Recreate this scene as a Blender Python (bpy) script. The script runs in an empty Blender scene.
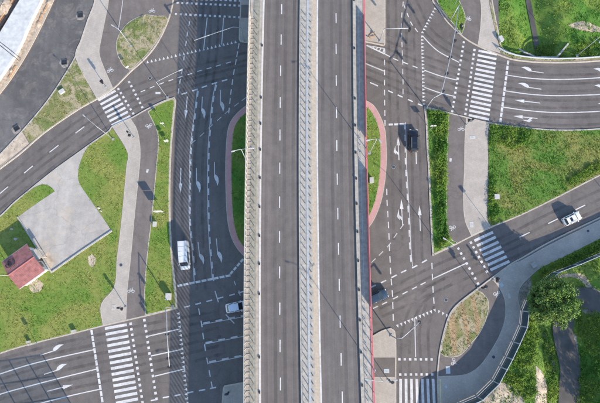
import bpy, bmesh, math, random
import numpy as np
from mathutils import Vector, Matrix
random.seed(7); rng = np.random.default_rng(7)
SC = bpy.context.scene; COL = SC.collection

# ------------------------------------------------------------------ camera
FPX = 500.0; TILT = math.atan(0.0654 * FPX / 201.5); HCAM = 96.8
cam = bpy.data.cameras.new('camera'); camo = bpy.data.objects.new('camera', cam); COL.objects.link(camo)
cam.sensor_width = 36.0; cam.lens = FPX / 600.0 * 36.0; cam.clip_start = 1.0; cam.clip_end = 6000.0
camo.location = (0, 0, HCAM); camo.rotation_euler = (TILT, 0, 0); SC.camera = camo

# ------------------------------------------------------------------ world, sun, exposure
SUN_EL = math.radians(24.0); SAZ = Vector((0.565, -0.825)).normalized()
W = bpy.data.worlds.new('World'); SC.world = W; W.use_nodes = True
wn = W.node_tree.nodes; wl = W.node_tree.links
sky = wn.new('ShaderNodeTexSky'); sky.sky_type = 'NISHITA'; sky.sun_disc = False
sky.sun_elevation = SUN_EL; sky.sun_rotation = math.atan2(SAZ.x, SAZ.y) % (2 * math.pi)
sky.air_density = 1.0; sky.dust_density = 0.3; sky.ozone_density = 1.6
bg = wn['Background']; bg.inputs['Strength'].default_value = 0.15
wl.new(sky.outputs['Color'], bg.inputs['Color'])
sun = bpy.data.lights.new('sun', 'SUN'); suno = bpy.data.objects.new('sun', sun); COL.objects.link(suno)
sun.energy = 3.5; sun.angle = math.radians(0.6); sun.color = (1.0, 0.87, 0.72)
S = Vector((SAZ.x * math.cos(SUN_EL), SAZ.y * math.cos(SUN_EL), math.sin(SUN_EL)))
suno.rotation_euler = S.to_track_quat('Z', 'Y').to_euler(); suno.location = S * 200
SC.view_settings.view_transform = 'Standard'; SC.view_settings.look = 'None'
SC.view_settings.gamma = 1.0; SC.view_settings.use_curve_mapping = False
SC.view_settings.exposure = 1.27
SC.render.engine = 'CYCLES'; SC.cycles.max_bounces = 6; SC.cycles.transparent_max_bounces = 24
SC.cycles.use_denoising = True

# ------------------------------------------------------------------ measuring helpers (survey coordinates -> metres)
CT, ST = math.cos(TILT), math.sin(TILT)
def P(px, py, z=0.0):
    u = (px - 300.0) / FPX; w = (201.5 - py) / FPX
    d = (u, w * CT + ST, w * ST - CT); k = (z - HCAM) / d[2]
    return Vector((d[0] * k, d[1] * k, z))
def P2(p, z=0.0):
    v = P(p[0], p[1], z); return (v.x, v.y)
def smooth(pts, closed=False, n=5, corner=50):
    pts = [Vector((p[0], p[1])) for p in pts]; m = len(pts)
    if m < 3: return [(p.x, p.y) for p in pts]
    def turn(i):
        if not closed and (i == 0 or i == m - 1): return 180
        a = pts[i] - pts[i - 1]; b = pts[(i + 1) % m] - pts[i]
        if a.length < 1e-6 or b.length < 1e-6: return 180
        return math.degrees(abs(a.angle_signed(b)))
    tans = []
    for i in range(m):
        if turn(i) > corner: tans.append(None)
        else: tans.append((pts[(i + 1) % m] - pts[i - 1]).normalized())
    out = []
    for i in range(m if closed else m - 1):
        a, b = pts[i], pts[(i + 1) % m]; L = (b - a).length
        ta = (tans[i] if tans[i] is not None else (b - a).normalized()) * L
        tb = (tans[(i + 1) % m] if tans[(i + 1) % m] is not None else (b - a).normalized()) * L
        for k in range(n):
            t = k / n; t2 = t * t; t3 = t2 * t
            q = a * (2 * t3 - 3 * t2 + 1) + ta * (t3 - 2 * t2 + t) + b * (-2 * t3 + 3 * t2) + tb * (t3 - t2)
            out.append((q.x, q.y))
    if not closed: out.append((pts[-1].x, pts[-1].y))
    return out
def W2(pxpts, closed=True, n=5, z=0.0, corner=50):
    return smooth([P2(p, z) for p in pxpts], closed, n, corner)
def area2(p): return sum(p[i - 1][0] * p[i][1] - p[i][0] * p[i - 1][1] for i in range(len(p))) / 2
def inside(poly, x, y):
    poly = np.asarray(poly); r = np.zeros(x.shape, bool)
    for i in range(len(poly)):
        x1, y1 = poly[i - 1]; x2, y2 = poly[i]
        if y1 == y2: continue
        c = ((y1 > y) != (y2 > y)) & (x < (x2 - x1) * (y - y1) / (y2 - y1) + x1); r ^= c
    return r
def pdist(line, x, y):
    d = np.full(x.shape, 1e9)
    for (x1, y1), (x2, y2) in zip(line[:-1], line[1:]):
        dx, dy = x2 - x1, y2 - y1; L2 = dx * dx + dy * dy + 1e-9
        t = np.clip(((x - x1) * dx + (y - y1) * dy) / L2, 0, 1)
        d = np.minimum(d, np.hypot(x - x1 - t * dx, y - y1 - t * dy))
    return d

# ------------------------------------------------------------------ object helpers
def link(name, me, mat=None, parent=None, loc=None):
    o = bpy.data.objects.new(name, me); COL.objects.link(o)
    if mat is not None and me is not None and not me.materials: me.materials.append(mat)
    if parent is not None: o.parent = parent
    if loc is not None: o.location = loc
    return o
def struct(o): o['kind'] = 'structure'; return o
def tag(o, label, cat, group=None, kind=None):
    o['label'] = label; o['category'] = cat
    if group: o['group'] = group
    if kind: o['kind'] = kind
    return o
def empty(name, loc, rz=0.0):
    o = bpy.data.objects.new(name, None); COL.objects.link(o); o.location = loc; o.rotation_euler = (0, 0, rz)
    o.empty_display_size = 0.3; return o
class MB:
    def __init__(s): s.v = []; s.f = []
    def add(s, v, f):
        b = len(s.v); s.v += [tuple(q) for q in v]; s.f += [tuple(i + b for i in q) for q in f]; return s
    def box(s, c, d, rz=0.0):
        cx, cy, cz = c; hx, hy, hz = d[0] / 2, d[1] / 2, d[2] / 2; co, si = math.cos(rz), math.sin(rz)
        v = [(cx + x * co - y * si, cy + x * si + y * co, cz + z) for z in (-hz, hz) for x, y in ((-hx, -hy), (hx, -hy), (hx, hy), (-hx, hy))]
        return s.add(v, [(3, 2, 1, 0), (4, 5, 6, 7), (0, 1, 5, 4), (1, 2, 6, 5), (2, 3, 7, 6), (3, 0, 4, 7)])
    def tube(s, pts, rad, n=8, cap=True):
        pts = [Vector(p) for p in pts]; m = len(pts)
        if not hasattr(rad, '__len__'): rad = [rad] * m
        ring = []; b = len(s.v); vs = []; fs = []
        up = None
        for i in range(m):
            t = (pts[min(i + 1, m - 1)] - pts[max(i - 1, 0)]).normalized()
            if up is None: up = Vector((1, 0, 0)) if abs(t.x) < 0.8 else Vector((0, 1, 0))
            a = (up - t * up.dot(t)).normalized(); up = a; c = t.cross(a)
            for k in range(n):
                g = 2 * math.pi * k / n; vs.append(pts[i] + (a * math.cos(g) + c * math.sin(g)) * rad[i])
        for i in range(m - 1):
            for k in range(n):
                k2 = (k + 1) % n; fs.append((i * n + k, i * n + k2, (i + 1) * n + k2, (i + 1) * n + k))
        if cap: fs += [tuple(range(n - 1, -1, -1)), tuple((m - 1) * n + k for k in range(n))]
        return s.add(vs, fs)
    def quad(s, a, b, c, d): return s.add([a, b, c, d], [(0, 1, 2, 3)])
    def prism(s, poly, z0, z1):
        p = list(poly)
        if area2(p) < 0: p = p[::-1]
        n = len(p)
        return s.add([(x, y, z0) for x, y in p] + [(x, y, z1) for x, y in p],
                     [tuple(range(n - 1, -1, -1)), tuple(range(n, 2 * n))] + [(i, (i + 1) % n, n + (i + 1) % n, n + i) for i in range(n)])
    def mesh(s, name, smooth_=False):
        me = bpy.data.meshes.new(name); me.from_pydata(s.v, [], s.f); me.update()
        if smooth_: me.polygons.foreach_set('use_smooth', [True] * len(me.polygons))
        return me
    def build(s, name, mat, parent=None, loc=None, smooth_=False):
        return link(name, s.mesh(name, smooth_), mat, parent, loc)
def fan(name, poly, z, mat, parent=None):
    p = list(poly)
    if area2(p) < 0: p = p[::-1]
    bm = bmesh.new(); f = bm.faces.new([bm.verts.new((x, y, z)) for x, y in p]); bm.normal_update()
    bmesh.ops.triangulate(bm, faces=[f], ngon_method='EAR_CLIP')
    me = bpy.data.meshes.new(name); bm.to_mesh(me); bm.free(); return link(name, me, mat, parent)
def slab(name, poly, z0, z1, mat, parent=None):
    p = list(poly)
    if area2(p) < 0: p = p[::-1]
    bm = bmesh.new(); n = len(p)
    top = [bm.verts.new((x, y, z1)) for x, y in p]; bot = [bm.verts.new((x, y, z0)) for x, y in p]
    f = bm.faces.new(top)
    for i in range(n): bm.faces.new((bot[i], bot[(i + 1) % n], top[(i + 1) % n], top[i]))
    bm.normal_update(); bmesh.ops.triangulate(bm, faces=[f], ngon_method='EAR_CLIP')
    me = bpy.data.meshes.new(name); bm.to_mesh(me); bm.free(); return link(name, me, mat, parent)
def offset(pts, d, closed):
    p = [Vector(q) for q in pts]; m = len(p); out = []
    for i in range(m):
        a = p[i - 1] if (closed or i > 0) else p[i]; c = p[(i + 1) % m] if (closed or i < m - 1) else p[i]
        t1 = (p[i] - a); t2 = (c - p[i])
        if t1.length < 1e-7: t1 = t2
        if t2.length < 1e-7: t2 = t1
        t1 = t1.normalized(); t2 = t2.normalized(); n1 = Vector((-t1.y, t1.x)); n2 = Vector((-t2.y, t2.x))
        nn = n1 + n2
        nn = n1 if nn.length < 0.2 else nn.normalized()
        out.append(p[i] + nn * d / max(0.5, nn.dot(n1)))
    return [(q.x, q.y) for q in out]
def band(mb, pts, d0, d1, z, closed, zb=None):
    """flat strip between two offsets of a line, optionally with thickness down to zb"""
    a = offset(pts, d0, closed); b = offset(pts, d1, closed); n = len(a); base = len(mb.v)
    mb.v += [(x, y, z) for x, y in a] + [(x, y, z) for x, y in b]
    rngi = range(n if closed else n - 1)
    for i in rngi:
        j = (i + 1) % n; q = (base + i, base + j, base + n + j, base + n + i)
        mb.f.append(q if d1 > d0 else q[::-1])
    if zb is not None:
        b2 = len(mb.v); mb.v += [(x, y, zb) for x, y in a] + [(x, y, zb) for x, y in b]
        for i in rngi:
            j = (i + 1) % n
            mb.f.append((base + i, b2 + i, b2 + j, base + j)); mb.f.append((base + n + i, base + n + j, b2 + n + j, b2 + n + i))
    return mb

# ------------------------------------------------------------------ materials
def mat_new(name):
    m = bpy.data.materials.new(name); m.use_nodes = True
    return m, m.node_tree.nodes, m.node_tree.links, m.node_tree.nodes['Principled BSDF']
def noise(nt, L, scale, detail=4, vec=None, rough=0.6, dist=0.0):
    n = nt.new('ShaderNodeTexNoise'); n.inputs['Scale'].default_value = scale; n.inputs['Detail'].default_value = detail
    n.inputs['Roughness'].default_value = rough; n.inputs['Distortion'].default_value = dist
    if vec is not None: L.new(vec, n.inputs['Vector'])
    return n.outputs['Fac']
def ramp(nt, L, fac, stops):
    r = nt.new('ShaderNodeValToRGB'); e = r.color_ramp.elements
    while len(e) < len(stops): e.new(0.5)
    for k, (p, c) in enumerate(stops):
        e[k].position = p; e[k].color = (c[0], c[1], c[2], 1) if hasattr(c, '__len__') else (c, c, c, 1)
    L.new(fac, r.inputs['Fac']); return r.outputs['Color']
def mix(nt, L, fac, a, b, mode='MIX'):
    m = nt.new('ShaderNodeMix'); m.data_type = 'RGBA'; m.blend_type = mode
    for sock, v in ((m.inputs[0], fac), (m.inputs[6], a), (m.inputs[7], b)):
        if hasattr(v, 'is_output') or hasattr(v, 'links'): L.new(v, sock)
        elif hasattr(v, '__len__'): sock.default_value = (v[0], v[1], v[2], 1)
        else: sock.default_value = v
    return m.outputs[2]
def pos(nt, L, scale=(1, 1, 1), rot=0.0):
    g = nt.new('ShaderNodeNewGeometry'); mp = nt.new('ShaderNodeMapping'); mp.inputs['Scale'].default_value = scale
    mp.inputs['Rotation'].default_value = (0, 0, rot); L.new(g.outputs['Position'], mp.inputs['Vector']); return mp.outputs['Vector']
def bump(nt, L, b, h, strength=0.3, dist=0.05):
    n = nt.new('ShaderNodeBump'); n.inputs['Strength'].default_value = strength; n.inputs['Distance'].default_value = dist
    L.new(h, n.inputs['Height']); L.new(n.outputs['Normal'], b.inputs['Normal'])
def plain(name, c, rough=0.6, metal=0.0, var=0.12, scale=3.0, coat=0.0):
    m, nt, L, b = mat_new(name); v = pos(nt, L)
    f = noise(nt, L, scale, 5, v)
    lo = [x * (1 - var) for x in c]; hi = [min(1, x * (1 + var)) for x in c]
    L.new(ramp(nt, L, f, [(0.3, lo), (0.7, hi)]), b.inputs['Base Color'])
    b.inputs['Roughness'].default_value = rough; b.inputs['Metallic'].default_value = metal
    if coat: b.inputs['Coat Weight'].default_value = coat; b.inputs['Coat Roughness'].default_value = 0.08
    return m
def asphalt(name, c, streak=None, patch=0.22, dust=None):
    m, nt, L, b = mat_new(name); v = pos(nt, L)
    big = noise(nt, L, 0.07, 5, v, 0.6, 0.6); mid = noise(nt, L, 0.55, 6, v, 0.7); fine = noise(nt, L, 7.0, 3, v, 0.8)
    col = ramp(nt, L, big, [(0.3, [x * (1 - patch) for x in c]), (0.7, [x * (1 + patch) for x in c])])
    col = mix(nt, L, 0.55, col, ramp(nt, L, mid, [(0.3, 0.72), (0.7, 1.28)]), 'MULTIPLY')
    col = mix(nt, L, 0.7, col, ramp(nt, L, fine, [(0.25, 0.7), (0.75, 1.3)]), 'MULTIPLY')
    # oil and tyre dirt drawn out along the direction of travel
    for rot in ((0.0,) if streak == 'y' else (0.0, 1.2)):
        vs = pos(nt, L, (1.0, 0.004 if streak == 'y' else 0.02, 0.2), rot)
        st = noise(nt, L, 0.95 if streak == 'y' else 0.8, 2, vs, 0.5)
        col = mix(nt, L, 0.7 if streak == 'y' else 0.3, col, ramp(nt, L, st, [(0.3, 0.84), (0.5, 1.0), (0.7, 1.16)]), 'MULTIPLY')
    if dust is not None:
        dn = noise(nt, L, 0.35, 7, v, 0.75, 1.0)
        col = mix(nt, L, ramp(nt, L, dn, [(0.5, 0.0), (0.75, 0.7)]), col, dust)
    # hairline sealed cracks
    vo = nt.new('ShaderNodeTexVoronoi'); vo.feature = 'DISTANCE_TO_EDGE'; vo.inputs['Scale'].default_value = 0.11
    vd = pos(nt, L); mx = nt.new('ShaderNodeVectorMath'); mx.operation = 'ADD'
    wob = nt.new('ShaderNodeTexNoise'); wob.inputs['Scale'].default_value = 0.5; wob.inputs['Detail'].default_value = 5
    L.new(vd, wob.inputs['Vector']); sc = nt.new('ShaderNodeVectorMath'); sc.operation = 'SCALE'; sc.inputs['Scale'].default_value = 2.5
    L.new(wob.outputs['Color'], sc.inputs[0]); L.new(vd, mx.inputs[0]); L.new(sc.outputs[0], mx.inputs[1]); L.new(mx.outputs[0], vo.inputs['Vector'])
    if streak != 'y':
        col = mix(nt, L, ramp(nt, L, vo.outputs['Distance'], [(0.0, 0.35), (0.012, 0.0)]), col, [x * 0.55 for x in c])
    L.new(col, b.inputs['Base Color']); b.inputs['Roughness'].default_value = 0.88; b.inputs['Specular IOR Level'].default_value = 0.3
    bump(nt, L, b, fine, 0.25, 0.02)
    return m
def paving(name, c, joint=0.5, stain=0.35):
    m, nt, L, b = mat_new(name); v = pos(nt, L, (1, 1, 1), 0.35)
    br = nt.new('ShaderNodeTexBrick'); L.new(v, br.inputs['Vector']); br.inputs['Scale'].default_value = 1.0
    br.inputs['Brick Width'].default_value = 0.4; br.inputs['Row Height'].default_value = 0.4; br.inputs['Mortar Size'].default_value = 0.012
    br.offset = 0.5; br.inputs['Color1'].default_value = (0.92, 0.92, 0.92, 1); br.inputs['Color2'].default_value = (1.08, 1.08, 1.08, 1); br.inputs['Mortar'].default_value = (0.7, 0.7, 0.7, 1)
    n1 = noise(nt, L, 0.25, 6, v, 0.7, 0.5); n2 = noise(nt, L, 5, 4, v, 0.7)
    col = ramp(nt, L, n1, [(0.25, [x * (1 - stain) for x in c]), (0.6, c), (0.8, [x * 1.1 for x in c])])
    col = mix(nt, L, joint, col, br.outputs['Color'], 'MULTIPLY')
    col = mix(nt, L, 0.5, col, ramp(nt, L, n2, [(0.3, 0.8), (0.7, 1.15)]), 'MULTIPLY')
    L.new(col, b.inputs['Base Color']); b.inputs['Roughness'].default_value = 0.85; bump(nt, L, b, br.outputs['Fac'], -0.2, 0.01)
    return m
def grassmat(name, a, b_, dirt, amt=0.5, blade=False):
    m, nt, L, b = mat_new(name); v = pos(nt, L)
    n1 = noise(nt, L, 0.11, 5, v, 0.6, 0.8); n2 = noise(nt, L, 1.3, 6, v, 0.75); n3 = noise(nt, L, 0.3, 7, pos(nt, L, (1, 1, 1), 1.0), 0.75, 1.2)
    col = mix(nt, L, ramp(nt, L, n1, [(0.4, 0.0), (0.6, 1.0)]), a, b_)
    col = mix(nt, L, 0.8, col, ramp(nt, L, n2, [(0.25, 0.7), (0.75, 1.3)]), 'MULTIPLY')
    lo = 0.78 - 0.36 * amt
    if blade:
        g = nt.new('ShaderNodeNewGeometry')
        col = mix(nt, L, 0.9, col, ramp(nt, L, g.outputs['Random Per Island'], [(0.0, (0.62, 0.68, 0.6)), (0.5, (1, 1, 1)), (0.9, (1.2, 1.2, 0.95)), (1.0, (1.45, 1.35, 1.0))]), 'MULTIPLY')
        col = mix(nt, L, ramp(nt, L, n3, [(lo, 0.0), (lo + 0.1, 0.55)]), col, [x * 0.9 for x in dirt])
    else:
        col = mix(nt, L, ramp(nt, L, n3, [(lo, 0.0), (lo + 0.1, 0.9)]), col, dirt)
    L.new(col, b.inputs['Base Color']); b.inputs['Roughness'].default_value = 0.95; b.inputs['Specular IOR Level'].default_value = 0.12
    if not blade: bump(nt, L, b, n2, 0.5, 0.1)
    return m
def paintmat(name, c, wear=0.5):
    m, nt, L, b = mat_new(name); v = pos(nt, L)
    n1 = noise(nt, L, 2.2, 6, v, 0.8); n2 = noise(nt, L, 0.3, 4, v)
    col = mix(nt, L, ramp(nt, L, n1, [(0.5, 0.0), (0.72, wear)]), c, (0.17, 0.165, 0.17))
    n3 = noise(nt, L, 0.6, 6, pos(nt, L, (1, 1, 1), 0.7), 0.75, 0.6)
    col = mix(nt, L, ramp(nt, L, n3, [(0.46, 0.0), (0.7, wear * 0.75)]), col, (0.19, 0.18, 0.175))
    col = mix(nt, L, 0.6, col, ramp(nt, L, n2, [(0.3, 0.8), (0.7, 1.08)]), 'MULTIPLY')
    L.new(col, b.inputs['Base Color']); b.inputs['Roughness'].default_value = 0.7; return m
def glassy(name, c, trans, rough=0.1):
    m, nt, L, b = mat_new(name); out = nt['Material Output']
    t = nt.new('ShaderNodeBsdfTransparent'); t.inputs['Color'].default_value = (*[min(1, x) for x in trans[1]], 1)
    mx = nt.new('ShaderNodeMixShader'); mx.inputs[0].default_value = trans[0]
    b.inputs['Base Color'].default_value = (*c, 1); b.inputs['Roughness'].default_value = rough
    L.new(b.outputs[0], mx.inputs[1]); L.new(t.outputs[0], mx.inputs[2]); L.new(mx.outputs[0], out.inputs['Surface']); return m

M = {}
M['asphalt'] = asphalt('asphalt', (0.136, 0.121, 0.113), patch=0.14)
M['deck_asphalt'] = asphalt('deck_asphalt', (0.138, 0.123, 0.115), 'y', 0.06)
M['new_asphalt'] = asphalt('new_asphalt', (0.112, 0.107, 0.105), patch=0.25, dust=(0.24, 0.215, 0.19))
M['path_asphalt'] = asphalt('path_asphalt', (0.150, 0.131, 0.121), patch=0.12)
M['paving'] = paving('paving', (0.41, 0.365, 0.315), 0.6, 0.25)
M['yard'] = asphalt('yard', (0.365, 0.34, 0.31), patch=0.12, dust=(0.46, 0.37, 0.27))
M['red_paving'] = paving('red_paving', (0.52, 0.29, 0.27), 0.5, 0.2)
M['kerb'] = plain('kerb_concrete', (0.42, 0.375, 0.315), 0.9, var=0.2)
M['sand_strip'] = plain('sandy_edge_concrete', (0.42, 0.35, 0.27), 0.9, var=0.15)
M['kerb_white'] = plain('whitewashed_kerb', (0.52, 0.49, 0.46), 0.9, var=0.15)
M['duct'] = plain('mossy_duct_cover', (0.24, 0.23, 0.185), 0.9, var=0.3, scale=2.2)
M['concrete'] = plain('concrete', (0.38, 0.36, 0.33), 0.9, var=0.22, scale=1.2)
M['deck_concrete'] = plain('deck_concrete', (0.33, 0.30, 0.255), 0.9, var=0.25, scale=1.5)
M['median_concrete'] = plain('median_concrete', (0.355, 0.325, 0.28), 0.9, var=0.25, scale=1.5)
M['collar'] = plain('dusty_mortar', (0.26, 0.235, 0.21), 0.95, var=0.35, scale=2)
M['steel'] = plain('galvanised_steel', (0.34, 0.36, 0.38), 0.5, 0.2, 0.15)
M['pale_steel'] = plain('pale_painted_steel', (0.40, 0.435, 0.46), 0.5, 0.0, 0.15)
M['cream'] = plain('cream_painted_steel', (0.42, 0.38, 0.33), 0.6, 0, 0.2)
M['dark_steel'] = plain('dark_steel', (0.06, 0.065, 0.075), 0.5, 0.2, 0.2)
M['lamp_grey'] = plain('lamp_housing', (0.36, 0.37, 0.38), 0.5, 0, 0.1)
M['gap_steel'] = plain('gap_cover_steel', (0.36, 0.375, 0.385), 0.55, 0, 0.15)
M['brown_steel'] = plain('weathered_posts', (0.10, 0.095, 0.09), 0.6, 0, 0.2)
M['bracket'] = plain('rusty_bracket', (0.34, 0.30, 0.255), 0.7, 0, 0.25)
M['red_steel'] = plain('red_painted_steel', (0.48, 0.15, 0.155), 0.65, 0, 0.15)
M['white_paint'] = paintmat('white_road_paint', (0.60, 0.59, 0.575), 0.6)
M['dull_paint'] = paintmat('worn_white_road_paint', (0.54, 0.53, 0.52), 0.7)
M['yellow_paint'] = paintmat('faded_yellow_paint', (0.62, 0.55, 0.30), 0.5)
M['blue_paint'] = paintmat('blue_road_paint', (0.10, 0.16, 0.28), 0.3)
M['white_plastic'] = plain('white_plastic', (0.44, 0.43, 0.41), 0.6, 0, 0.15)
M['black_plastic'] = plain('black_plastic', (0.025, 0.025, 0.028), 0.5, 0, 0.2)
M['rubber'] = plain('tyre_rubber', (0.02, 0.02, 0.02), 0.9)
M['dirt'] = plain('bare_dirt', (0.38, 0.305, 0.23), 0.95, var=0.4, scale=2.2)
M['tilled'] = plain('tilled_soil', (0.34, 0.235, 0.13), 0.95, var=0.35, scale=1.4)
M['sand'] = plain('pale_sand', (0.44, 0.36, 0.28), 0.95, var=0.3, scale=0.8)
M['gravel'] = plain('brown_gravel', (0.26, 0.235, 0.20), 0.95, var=0.6, scale=2.5)
M['mud'] = plain('muddy_stream_bed', (0.10, 0.09, 0.085), 0.6, var=0.4, scale=0.6)
M['sheet'] = plain('white_sheeting', (0.50, 0.50, 0.49), 0.6, var=0.2, scale=0.9)
M['board'] = plain('timber_board', (0.40, 0.25, 0.14), 0.85, var=0.35, scale=3)
M['brown'] = plain('brown_timber', (0.16, 0.09, 0.06), 0.85, var=0.3)
M['bark'] = plain('bark', (0.12, 0.09, 0.06), 0.95, var=0.4, scale=5)
M['wall_white'] = plain('white_render', (0.62, 0.60, 0.56), 0.9, var=0.12)
M['roof'] = plain('red_roof_tiles', (0.31, 0.13, 0.118), 0.75, var=0.3, scale=1.6)
M['roof_trim'] = plain('roof_ridge_tiles', (0.30, 0.10, 0.095), 0.75, var=0.2)
M['lens'] = plain('clear_lens', (0.75, 0.75, 0.72), 0.15)
M['red_lens'] = plain('red_lens', (0.35, 0.02, 0.02), 0.25)
M['car_glass'] = plain('car_glass', (0.02, 0.028, 0.04), 0.06, 0.0, 0.1)
M['car_white'] = plain('white_car_paint', (0.74, 0.74, 0.73), 0.3, 0, 0.03, coat=0.6)
M['van_white'] = plain('shade_greyed_van_paint', (0.56, 0.58, 0.59), 0.4, 0, 0.08, coat=0.3)  # white van greyed: half shade from the overpass screen put into the paint colour
M['car_silver'] = plain('pale_blue_car_paint', (0.60, 0.66, 0.76), 0.3, 0.1, 0.03, coat=0.6)
M['car_black'] = plain('black_car_paint', (0.010, 0.014, 0.022), 0.3, 0.0, 0.05, coat=0.35)
M['car_blue'] = plain('steel_blue_car_paint', (0.035, 0.055, 0.085), 0.3, 0.1, 0.05, coat=0.6)
M['barrier_pane'] = glassy('tinted_barrier_pane', (0.045, 0.075, 0.10), (0.25, (0.5, 0.62, 0.72)), 0.15)
M['screen_pane'] = glassy('clear_screen_pane', (0.5, 0.46, 0.4), (0.78, (0.93, 0.95, 0.97)), 0.3)
M['clear_pane'] = glassy('very_clear_pane', (0.3, 0.32, 0.34), (0.9, (0.90, 0.93, 0.96)), 0.1)
M['g_lawn'] = grassmat('lawn_soil', (0.122, 0.203, 0.038), (0.217, 0.232, 0.065), (0.29, 0.24, 0.13), 0.3)
M['g_dry'] = grassmat('dry_verge_soil', (0.14, 0.175, 0.06), (0.25, 0.22, 0.105), (0.38, 0.32, 0.22), 0.85)
M['g_rich'] = grassmat('rich_grass_soil', (0.085, 0.191, 0.033), (0.159, 0.226, 0.048), (0.2, 0.18, 0.09), 0.35)
M['g_wild'] = grassmat('wild_meadow_soil', (0.095, 0.186, 0.036), (0.212, 0.215, 0.067), (0.32, 0.26, 0.16), 0.45)
M['t_lawn'] = grassmat('lawn_blades', (0.133, 0.232, 0.038), (0.233, 0.261, 0.065), (0.29, 0.24, 0.13), 0.28, True)
M['t_dry'] = grassmat('dry_blades', (0.15, 0.195, 0.055), (0.25, 0.235, 0.1), (0.38, 0.32, 0.21), 0.8, True)
M['t_rich'] = grassmat('rich_blades', (0.090, 0.215, 0.033), (0.175, 0.249, 0.048), (0.2, 0.18, 0.09), 0.35, True)
M['t_wild'] = grassmat('wild_blades', (0.101, 0.209, 0.034), (0.217, 0.232, 0.062), (0.32, 0.27, 0.15), 0.42, True)
M['leaf'] = grassmat('tree_leaves', (0.12, 0.20, 0.055), (0.17, 0.235, 0.065), (0.19, 0.22, 0.07), 0.2, True)
M['leaf_hedge'] = grassmat('hedge_leaves', (0.074, 0.174, 0.030), (0.159, 0.238, 0.043), (0.18, 0.2, 0.05), 0.3, True)

# ------------------------------------------------------------------ terrain: one sheet to the horizon, with the stream ditches cut in
ST1 = [P2(p, -2) for p in [(512, -160), (521, -70), (528, -10), (532, 12), (536, 32), (540, 58)]]
ST2 = [P2(p, -1.6) for p in [(760, 330), (680, 318), (620, 308), (600, 304), (587, 298), (574, 298), (566, 312), (563, 330), (566, 347), (570, 365), (570, 385), (569, 410), (572, 470), (570, 560)]]
def hgt(x, y):
    x = np.asarray(x, float); y = np.asarray(y, float)
    def sst(d, r0, r1):
        t = np.clip((r1 - d) / (r1 - r0), 0, 1); return t * t * (3 - 2 * t)
    d1 = pdist(ST1, x, y); d2 = pdist(ST2, x, y)
    lump = 0.16 * np.sin(x * 0.9 + 1.3 * np.sin(y * 0.5)) * np.sin(y * 0.8 + 0.7 * np.sin(x * 0.6)) + 0.07 * np.sin(2.3 * x + y) * np.sin(1.9 * y - x)
    out = np.clip((np.minimum(d1, d2) - 0.8) / 2.0, 0, 1)
    return -0.42 - 2.3 * sst(d1, 0.6, 5.6) - 1.5 * sst(d2, 1.5, 7.0) + lump * out
def axis(lo, hi, step, far):
    core = list(np.arange(lo, hi + step, step)); a = []; s = step; v = lo
    while v > -far: s *= 1.5; v -= s; a.append(v)
    b = []; s = step; v = core[-1]
    while v < far: s *= 1.5; v += s; b.append(v)
    return np.array(a[::-1] + core + b)
gx = axis(-85, 95, 0.6, 2500); gy = axis(-60, 90, 0.6, 2500)
XX, YY = np.meshgrid(gx, gy); ZZ = hgt(XX, YY); nx, ny = len(gx), len(gy)
idx = np.arange(nx * ny).reshape(ny, nx)
F = np.stack([idx[:-1, :-1], idx[:-1, 1:], idx[1:, 1:], idx[1:, :-1]], -1).reshape(-1, 4)
def np_mesh(name, V, F, mat, smooth_=False):
    me = bpy.data.meshes.new(name); k = F.shape[1]
    me.vertices.add(len(V)); me.vertices.foreach_set('co', np.ascontiguousarray(V, dtype=np.float32).ravel())
    me.loops.add(F.size); me.loops.foreach_set('vertex_index', np.ascontiguousarray(F, dtype=np.int32).ravel())
    me.polygons.add(len(F)); me.polygons.foreach_set('loop_start', np.arange(0, F.size, k, dtype=np.int32)); me.polygons.foreach_set('loop_total', np.full(len(F), k, dtype=np.int32))
    if smooth_: me.polygons.foreach_set('use_smooth', np.ones(len(F), bool))
    me.update(calc_edges=True); me.materials.append(mat); return me
ground = struct(link('ground', np_mesh('ground', np.stack([XX.ravel(), YY.ravel(), ZZ.ravel()], 1), F, M['g_rich'], True)))

def drape(name, pxpoly, mat, parent, lift=0.03, step=0.16):
    poly = W2(pxpoly); a = np.array(poly); x0, y0 = a.min(0); x1, y1 = a.max(0)
    xs = np.arange(x0, x1 + step, step); ys = np.arange(y0, y1 + step, step); X, Y = np.meshgrid(xs, ys)
    keep = inside(poly, (X[:-1, :-1] + step / 2), (Y[:-1, :-1] + step / 2))
    Z = hgt(X, Y) + lift; id_ = np.arange(X.size).reshape(X.shape)
    Fq = np.stack([id_[:-1, :-1], id_[:-1, 1:], id_[1:, 1:], id_[1:, :-1]], -1)[keep]
    return link(name, np_mesh(name, np.stack([X.ravel(), Y.ravel(), Z.ravel()], 1), Fq, mat, True), None, parent)
def ribbon(name, pts, w, z, mat, parent=None):
    mb = MB(); band(mb, pts, -w / 2, w / 2, z, False); return mb.build(name, mat, parent)

def stream(pts, w, z):
    mb = MB(); band(mb, smooth(pts, False, 5), -w / 2, w / 2, z, False); return struct(mb.build('stream_water', M_water))
M_water, nt, L, b = mat_new('dark_stream_water')
L.new(ramp(nt, L, noise(nt, L, 0.5, 5, pos(nt, L)), [(0.3, (0.05, 0.045, 0.04)), (0.7, (0.10, 0.09, 0.08))]), b.inputs['Base Color']); b.inputs['Roughness'].default_value = 0.5
bump(nt, L, b, noise(nt, L, 3.0, 3, pos(nt, L)), 0.12, 0.03)
stream(ST1, 1.1, -2.6)
stream(ST2, 3.9, -1.66)
drape('dirt_path', [(540, 280), (556, 276), (578, 273), (589, 276), (596, 285), (610, 293), (660, 300), (660, 304), (610, 297), (594, 290), (585, 280), (574, 277), (556, 280), (543, 286)], M['dirt'], None, 0.05)['kind'] = 'structure'
drape('sand_patch', [(480, 402), (498, 384), (512, 386), (524, 400), (532, 430), (470, 430)], M['sand'], None)['kind'] = 'structure'
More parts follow.
